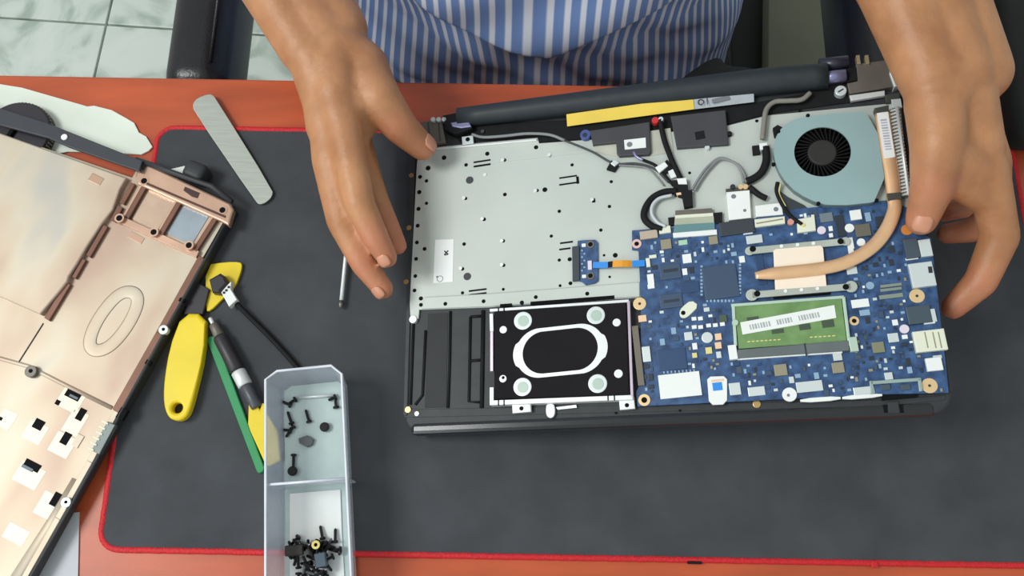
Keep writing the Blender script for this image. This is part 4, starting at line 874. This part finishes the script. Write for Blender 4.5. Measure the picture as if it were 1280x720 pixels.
LLb, LG = 'small dark screw in the heap in the lower part of the clear box', 'heap of screws in the lower compartment'
for k in range(46):
    x = rs.gauss(394, 17); x = min(424, max(364, x)); y = rs.uniform(676, 722); z = .0085 + rs.random() * .008 * max(.1, 1 - abs(x - 394) / 34)
    screw(sm['long'] if k % 3 else (sms if k % 6 else sm['short']), x, y, z, rs.uniform(0, 6.28), PI / 2 + rs.uniform(-.5, .5), LLb, LG)
for x, y, a in ((372, 672, 2.4), (403, 672, .3), (419, 676, .1)): screw(sm['long'], x, y, .0095, a, PI / 2 - .2, 'small dark screw leaning up out of the heap onto the white slip', 'screws on the white slip')
o = link('brass_washer', annulus_mesh('brass_washer', circ((0, 0), .0030, 20), circ((0, 0), .0013, 20), 0, .0014), M('washer_brass', (214, 196, 120), .35, .5)); o.location = W(395, 681, .020); tag(o, 'small brass washer on top of the screw heap', 'washer')
o = rbox('metal_clip', (.013, .0075, .004), W(368, 688, .014), .0006, M('dark_clip', (52, 48, 44), .4, .4), None, 1, .1); tag(o, 'dark metal clip at the side of the screw heap', 'clip')
o = rbox('grey_block', (.008, .010, .005), W(401, 700, .0175), .0006, SLATE, None, 1, .2); tag(o, 'slate grey plastic block in the middle of the screw heap', 'block')

# ================================================================== chair and things behind the desk
ch = empty('office_chair', 'black leather office chair with padded armrests behind the desk', 'chair', Matrix.Translation((.03, .66, -.75)))
co_ = Vector((.03, .66, -.75))
def cput(o, w): o.location = Vector(w) - co_; return o
cput(rbox('seat', (.44, .46, .09), (0, 0, 0), .035, LEATH, ch, 4), (.03, .70, -.357)); cput(rbox('backrest', (.46, .09, .60), (0, 0, 0), .04, LEATH, ch, 4), (.03, .97, .05))
AZ = -.10
al = W(209.5, 40, AZ); ar_ = W(279, 40, AZ)
for sx in (-1, 1):
    xc = (al.x + ar_.x) / 2 if sx < 0 else .37; wd = ar_.x - al.x; yf = W(250, 100, AZ).y - .004
    pad = cput(rbox('armrest', (wd + .008, .44, .095), (0, 0, 0), .024, LEATH, ch, 6), (xc, yf + .215, AZ - .0475))
    tube('piping', [(wd / 2 - .010, -.19, .0452), (wd / 2 - .010, .19, .0452)], .0022, LEATH, pad, n=8)
    cput(rbox('arm_post', (.035, .05, .22), (0, 0, 0), .008, BLK, ch, 2), (xc, yf + .38, AZ - .185)); cput(rbox('arm_bracket', (abs(xc - .03) - .15, .05, .015), (0, 0, 0), .004, BLK, ch, 2), ((xc + .03) / 2 + sx * .075, yf + .38, AZ - .275))
cput(link('gas_column', tube_mesh('gas_column', [(0, 0, 0), (0, 0, .30)], .028, 16), BLK, ch, True), (.03, .70, -.68))
for k in range(5):
    t = 2 * PI * k / 5 + .6; d = Vector((math.cos(t), math.sin(t), 0)); cput(link('base_leg', tube_mesh('base_leg', [(0, 0, 0), d * .24 + Vector((0, 0, -.02))], [.024, .016], 10), BLK, ch, True), (.03, .70, -.665))
    cput(link('caster', tube_mesh('caster', [(-.014, 0, 0), (.014, 0, 0)], .026, 14), BLK, ch, True), Vector((.03, .70, -.722)) + d * .24)
cab = empty('low_cabinet', 'low black cabinet standing beside the chair', 'cabinet', Matrix.Translation((.72, .72, -.749)))
rbox('cabinet_body', (.80, .60, .26), (0, 0, .13), .004, CABN, cab, 2)
for k in (-1, 1): rbox('cabinet_door', (.37, .012, .22), (k * .19, -.306, .13), .002, CABN, cab, 2)
bz = -.455
bp = [W(x, y, bz + .03) for x, y in ((960.5, -40), (1034.5, -40), (1034.5, 97), (958.5, 97))]
bp = [W(962, -60, bz), W(1034.5, -60, bz), W(1034.5, 92, bz), W(960, 92, bz)]
o = prism('grey_board', bp, -.489, bz, BOARD, None, .001); tag(o, 'long grey green board lying on the black cabinet', 'board')

o = rbox('black_pouch', (.10, .17, .030), W(1318, 70, .016), .010, M('pouch_black', (34, 38, 36), .8), None, 3); tag(o, 'black pouch lying on the desk behind the mat', 'pouch')
# ================================================================== person
def capsule(p0, r0, p1, r1, n=18, k=5):
    p0, p1 = Vector(p0), Vector(p1); d = (p1 - p0); L = d.length
    if L < 1e-6: d = Vector((0, 0, 1)); L = 1e-6
    d.normalize(); path, rad = [], []
    for i in range(k): t = PI / 2 * (1 - i / k); path.append(p0 - d * (r0 * math.sin(t))); rad.append(max(.0003, r0 * math.cos(t)))
    path += [p0, p1]; rad += [r0, r1]
    for i in range(k): t = PI / 2 * (i + 1) / k; path.append(p1 + d * (r1 * math.sin(t))); rad.append(max(.0003, r1 * math.cos(t)))
    return tube_mesh('c', path, rad, n)
def remesh(name, caps, voxel, it, mat, fac=.5):
    me = join_mesh(name, caps); o = bpy.data.objects.new('tmp', me); COL.objects.link(o)
    r = o.modifiers.new('r', 'REMESH'); r.mode = 'VOXEL'; r.voxel_size = voxel
    s_ = o.modifiers.new('s', 'SMOOTH'); s_.factor = fac; s_.iterations = it
    dg = bpy.context.evaluated_depsgraph_get(); m2 = bpy.data.meshes.new_from_object(o.evaluated_get(dg)); bpy.data.objects.remove(o)
    m2.name = name
    if not m2.materials: m2.materials.append(mat)
    for p in m2.polygons: p.use_smooth = True
    return m2
caps = []; tips = []; nails = []
def chain(pts, rad, nail=None):
    P = [W(*p) for p in pts]
    for i in range(len(P) - 1): caps.append(capsule(P[i], rad[i], P[i + 1], rad[i + 1]))
    tips.append(P[-1]); tips.append(P[-2])
    if nail: nails.append((P[-2], P[-1], rad[-1], nail))
    return P
def link_caps(a, ra, b, rb): caps.append(capsule(a, ra, b, rb))
# --- hand near the metal plate
WR = W(404, 48, .082); off = Vector((.013, .010, -.002)); EL = Vector((-.295, .620, .105))
ix = chain([(434, 180, .084), (449, 254, .080), (470, 298, .069), (484, 322, .061)], [.0130, .0116, .0100, .0080], (-.5, 0, .9))
md = chain([(411, 197, .072), (427, 276, .060), (455, 330, .049), (479, 361, .041)], [.0134, .0116, .0102, .0082], (-.7, 0, .7))
rg = chain([(440, 176, .056), (468, 246, .047), (486, 286, .041), (497, 307, .037)], [.0120, .0104, .0092, .0076])
lt = chain([(446, 164, .046), (464, 222, .032), (474, 248, .026), (482, 268, .024)], [.0104, .0090, .0080, .0068])
th = chain([(454, 84, .076), (474, 122, .080), (499, 157, .068), (528, 184, .050)], [.0195, .0165, .0140, .0108], (.3, .3, .9))
for F, r in ((ix, .0128), (md, .0130), (rg, .0125), (lt, .011)): link_caps(WR + (F[0] - WR) * .12, .0165, F[0], r)
for a, b in ((ix, md), (md, rg), (rg, lt)):
    link_caps(a[0], .0112, b[0], .0112); link_caps(a[0].lerp(WR, .35), .0135, b[0].lerp(WR, .35), .0135)
link_caps(WR, .0225, th[0], .0200); link_caps(WR - off * .7, .0205, md[0].lerp(WR, .45), .0180); link_caps(WR + off * .7, .0205, ix[0].lerp(WR, .45), .0180); link_caps(th[1], .0125, rg[0], .0115); link_caps(WR, .0235, WR.lerp(EL, .22), .0262); link_caps(WR.lerp(EL, .22), .0262, WR.lerp(EL, .45), .036); link_caps(th[0], .0165, ix[0].lerp(WR, .35), .012); link_caps(th[1].lerp(th[0], .35), .0125, ix[0].lerp(WR, .22), .0115); link_caps(WR.lerp(md[0], .3), .020, WR.lerp(md[0], .75), .0165); link_caps(WR.lerp(ix[0], .3), .019, WR.lerp(ix[0], .75), .0155); link_caps(th[0], .015, rg[0].lerp(WR, .5), .013)
off = Vector((.013, .010, -.002))
link_caps(WR + off, .0205, WR - off, .0205)
for f, k in ((1.0, 0),):
    m1 = WR.lerp(EL, .45)
    for sgn in (1, -1):
        link_caps(WR + off * sgn, .0205, WR.lerp(EL, .22) + off * sgn * 1.05, .0235); link_caps(WR.lerp(EL, .22) + off * sgn * 1.05, .0235, m1 + off * sgn * 1.05, .032); link_caps(m1 + off * sgn * 1.05, .032, EL, .040)
SHR = Vector((-.165, .63, .36)); link_caps(EL, .040, SHR, .052)
# --- hand holding the raised side
WR2 = W(1194, 92, .150)
ix2 = chain([(1234, 212, .132), (1250, 296, .106), (1226, 352, .090), (1192, 384, .081)], [.0140, .0128, .0112, .0088])
md2 = chain([(1240, 204, .112), (1246, 264, .086), (1216, 288, .074), (1184, 292, .074)], [.0125, .0105, .0092, .0078])
rg2 = chain([(1236, 190, .093), (1236, 236, .064), (1208, 258, .056), (1178, 266, .062)], [.0118, .0100, .0088, .0074])
lt2 = chain([(1232, 178, .078), (1232, 218, .052), (1206, 238, .048), (1176, 244, .056)], [.0105, .0088, .0078, .0066])
th2 = chain([(1170, 130, .150), (1172, 182, .148), (1166, 232, .134), (1152, 275, .1175)], [.0200, .0175, .0145, .0108], (-.2, 0, .95))
for F, r in ((ix2, .0132), (md2, .0132), (rg2, .0125), (lt2, .011)): link_caps(WR2 + (F[0] - WR2) * .12, .0175, F[0], r)
for a, b in ((ix2, md2), (md2, rg2), (rg2, lt2)):
    link_caps(a[0], .0115, b[0], .0115); link_caps(a[0].lerp(WR2, .35), .014, b[0].lerp(WR2, .35), .014)
link_caps(WR2, .0235, th2[0], .0205); link_caps(th2[1], .0140, ix2[0].lerp(ix2[1], .1), .0130); link_caps(th2[1].lerp(th2[2], .55), .0118, ix2[0].lerp(ix2[1], .5), .0115); link_caps(th2[2].lerp(th2[1], .4), .0095, md2[1].lerp(md2[0], .45), .0110); link_caps(WR2.lerp(ix2[0], .3), .021, WR2.lerp(ix2[0], .75), .0165); link_caps(th2[0], .0165, ix2[0].lerp(WR2, .35), .0130); link_caps(th2[1].lerp(th2[0], .3), .0125, ix2[0].lerp(WR2, .25), .0115); link_caps(th2[0], .015, rg2[0].lerp(WR2, .5), .013)
EL2 = Vector((.215, .590, .172)); off2 = Vector((.019, .004, -.004))
link_caps(WR2 + off2, .0215, WR2 - off2, .0215); m1 = WR2.lerp(EL2, .5); link_caps(WR2, .0245, WR2.lerp(EL2, .22), .0280); link_caps(WR2.lerp(EL2, .22), .0280, m1, .038)
for sgn in (1, -1):
    link_caps(WR2 + off2 * sgn, .0215, WR2.lerp(EL2, .22) + off2 * sgn, .0250); link_caps(WR2.lerp(EL2, .22) + off2 * sgn, .0250, m1 + off2 * sgn, .034); link_caps(m1 + off2 * sgn, .034, EL2, .042)
SHL = Vector((.225, .63, .36)); link_caps(EL2, .042, SHL, .052)
# --- trunk, neck, head
link_caps(SHR, .05, SHL, .05); link_caps((.03, .62, .30), .10, (.03, .60, -.10), .105); link_caps((-.05, .62, .28), .09, (-.04, .60, -.20), .095); link_caps((.11, .62, .28), .09, (.10, .60, -.20), .095)
link_caps((.03, .62, .36), .058, (.03, .585, .47), .055); link_caps((.03, .575, .57), .078, (.03, .60, .60), .082); link_caps((.03, .545, .50), .050, (.03, .56, .56), .066); link_caps((.03, .485, .53), .009, (.03, .50, .565), .008)
for s_ in (-1, 1): link_caps((.03 + s_ * .077, .59, .54), .010, (.03 + s_ * .079, .595, .57), .012)
body = remesh('person', caps, .0022, 10, SKIN)
at = body.attributes.new('rosy', 'FLOAT', 'POINT'); tp_ = np.array([tuple(t) for t in tips]); vv = np.empty(len(body.vertices) * 3); body.vertices.foreach_get('co', vv); vv = vv.reshape(-1, 3)
dd = np.min(np.linalg.norm(vv[:, None, :] - tp_[None], axis=2), axis=1) if len(vv) < 400000 else np.ones(len(vv))
at.data.foreach_set('value', np.clip(1 - dd / .022, 0, 1) * .75)
person = link('person', body, SKIN); tag(person, 'seated person in blue striped shirt handling the opened laptop', 'person')
for a, b, r, up in nails:
    d = (b - a).normalized(); u = Vector(up); u = (u - d * u.dot(d)).normalized(); s_ = d.cross(u); vs, fs = [], []
    for i in range(7):
        for j in range(7):
            x, y = (i / 6 - .5) * 2, (j / 6 - .5) * 2; wx = r * .62 * x * math.sqrt(max(.05, 1 - .8 * abs(y) ** 3)); an = wx / r
            vs.append(b + d * (r * -.02 + y * r * .62) + s_ * (math.sin(an) * r * 1.02) + u * (math.cos(an) * r * (.995 - .20 * max(0, y) ** 2)))
    fs = [[i * 7 + j, i * 7 + j + 1, i * 7 + j + 8, i * 7 + j + 7] for i in range(6) for j in range(6)]
    no = link('fingernail', mesh('fingernail', vs, fs), NAIL, person, True); so_ = no.modifiers.new('t', 'SOLIDIFY'); so_.thickness = .0006
# hair
hr = [capsule((.03, .60, .60), .084, (.03, .615, .58), .084), capsule((.03, .63, .52), .06, (.03, .625, .58), .075)]
hm = remesh('hair', hr, .006, 3, HAIR); link('hair', hm, HAIR, person)
# --- shirt
def interp(z, tab):
    for (a, va), (b, vb) in zip(tab, tab[1:]):
        if z <= b: t = max(0, (z - a) / (b - a)); t = t * t * (3 - 2 * t); return va + (vb - va) * t
    return tab[-1][1]
SCX = .014
def shirt_pt(phi, z):
    a = interp(z, [(-.32, .240), (-.15, .228), (.05, .190), (.2, .178), (.34, .175), (.42, .085)]); yf = interp(z, [(-.32, .440), (-.12, .434), (.02, .434), (.12, .438), (.3, .49), (.42, .54)])
    b = interp(z, [(-.32, .15), (.0, .165), (.3, .14), (.42, .085)])
    cx, cy = math.sin(phi), -math.cos(phi)
    x = math.copysign(abs(cx) ** .85, cx) * a; y = yf + b + math.copysign(abs(cy) ** .85, cy) * b
    front = max(0, -cy)
    zl = -.030 + .58 * abs(x - .018) + .010 * math.sin(x * 30); d = z - zl
    st = 1 / (1 + math.exp(max(-40, min(40, -d / .0014))))
    disp = front ** .6 * (.013 * st * math.exp(-max(0, d) / .10) + .0035 * math.sin(x * 55 + z * 40) * (1 - st) + .003 * math.sin(x * 38 - z * 60 + 1) + .002 * math.sin(z * 140 + x * 90) * (1 - st) - .004 * (1 - st) - (.009 * math.exp(-(d / .009) ** 2) if d < 0 else 0))
    return Vector((SCX + x, y - disp, z)), st, d
NU, NV = 320, 420; vs, uvs = [], []
for j in range(NV + 1):
    z = -.32 + .74 * j / NV if True else 0
    z = -.32 + .74 * (j / NV)
    for i in range(NU):
        phi = -PI + 2 * PI * i / NU; p, st, d = shirt_pt(phi, z); vs.append(p)
        u = phi * .165; u += (1 - st) * (math.tanh(phi * 5) * min(.05, max(0, -d)) * .28 + .0035) + .05 * phi * max(0, z + .05) * -.5
        uvs.append((u, z))
fs = [[j * NU + i, j * NU + (i + 1) % NU, (j + 1) * NU + (i + 1) % NU, (j + 1) * NU + i] for j in range(NV) for i in range(NU)]
slv = []
for e, sh in ((EL, SHR), (EL2, SHL)):
    slv.append(tube_mesh('sl', [sh + Vector((0, 0, .03)), sh.lerp(e, .1), sh.lerp(e, .5), sh.lerp(e, .82)], [.045, .068, .066, .062], 32))
nb = len(vs)
for sv in slv:
    k = len(vs); vs += [v.co.copy() for v in sv.vertices]; uvs += [((i % 32) / 32 * .4, i // 32 * .1) for i in range(len(sv.vertices))]; fs += [[k + q_ for q_ in p.vertices] for p in sv.polygons]
me = mesh('shirt', vs, fs); uvl = me.uv_layers.new(name='UVMap')
for lp in me.loops: uvl.data[lp.index].uv = uvs[lp.vertex_index]
# the seam column at the back wraps
shirt = link('shirt', me, SHIRT, person, True)
bpnt = shirt_pt(.10, .068)[0]; bt = rbox('shirt_button', (.010, .003, .010), bpnt + Vector((0, -.0015, 0)), .0014, M('button_green_white', (176, 196, 186), .4), shirt, 3)
# --- trousers
tr = []
for hx, kx, ky in ((-.06, -.20, .18), (.12, .245, .22)):
    tr.append(capsule((hx, .60, -.205), .085, (kx, ky, -.215), .068)); tr.append(capsule((kx, ky, -.215), .068, (kx * 1.05, ky + .06, -.66), .055))
tr.append(capsule((-.05, .62, -.22), .09, (.11, .62, -.22), .09))
tr.append(capsule((.245, .47, -.205), .050, (.285, .44, -.22), .040))
link('trousers', remesh('trousers', tr, .006, 6, CHARC), CHARC, person)
for kx, ky in ((-.20, .18), (.245, .22)):
    q = Vector((kx * 1.05, ky + .06, -.70)); link('shoe', remesh('shoe', [capsule(q + Vector((0, .03, .0)), .042, q + Vector((0, -.15, -.01)), .036)], .006, 3, BLKM), BLKM, person)
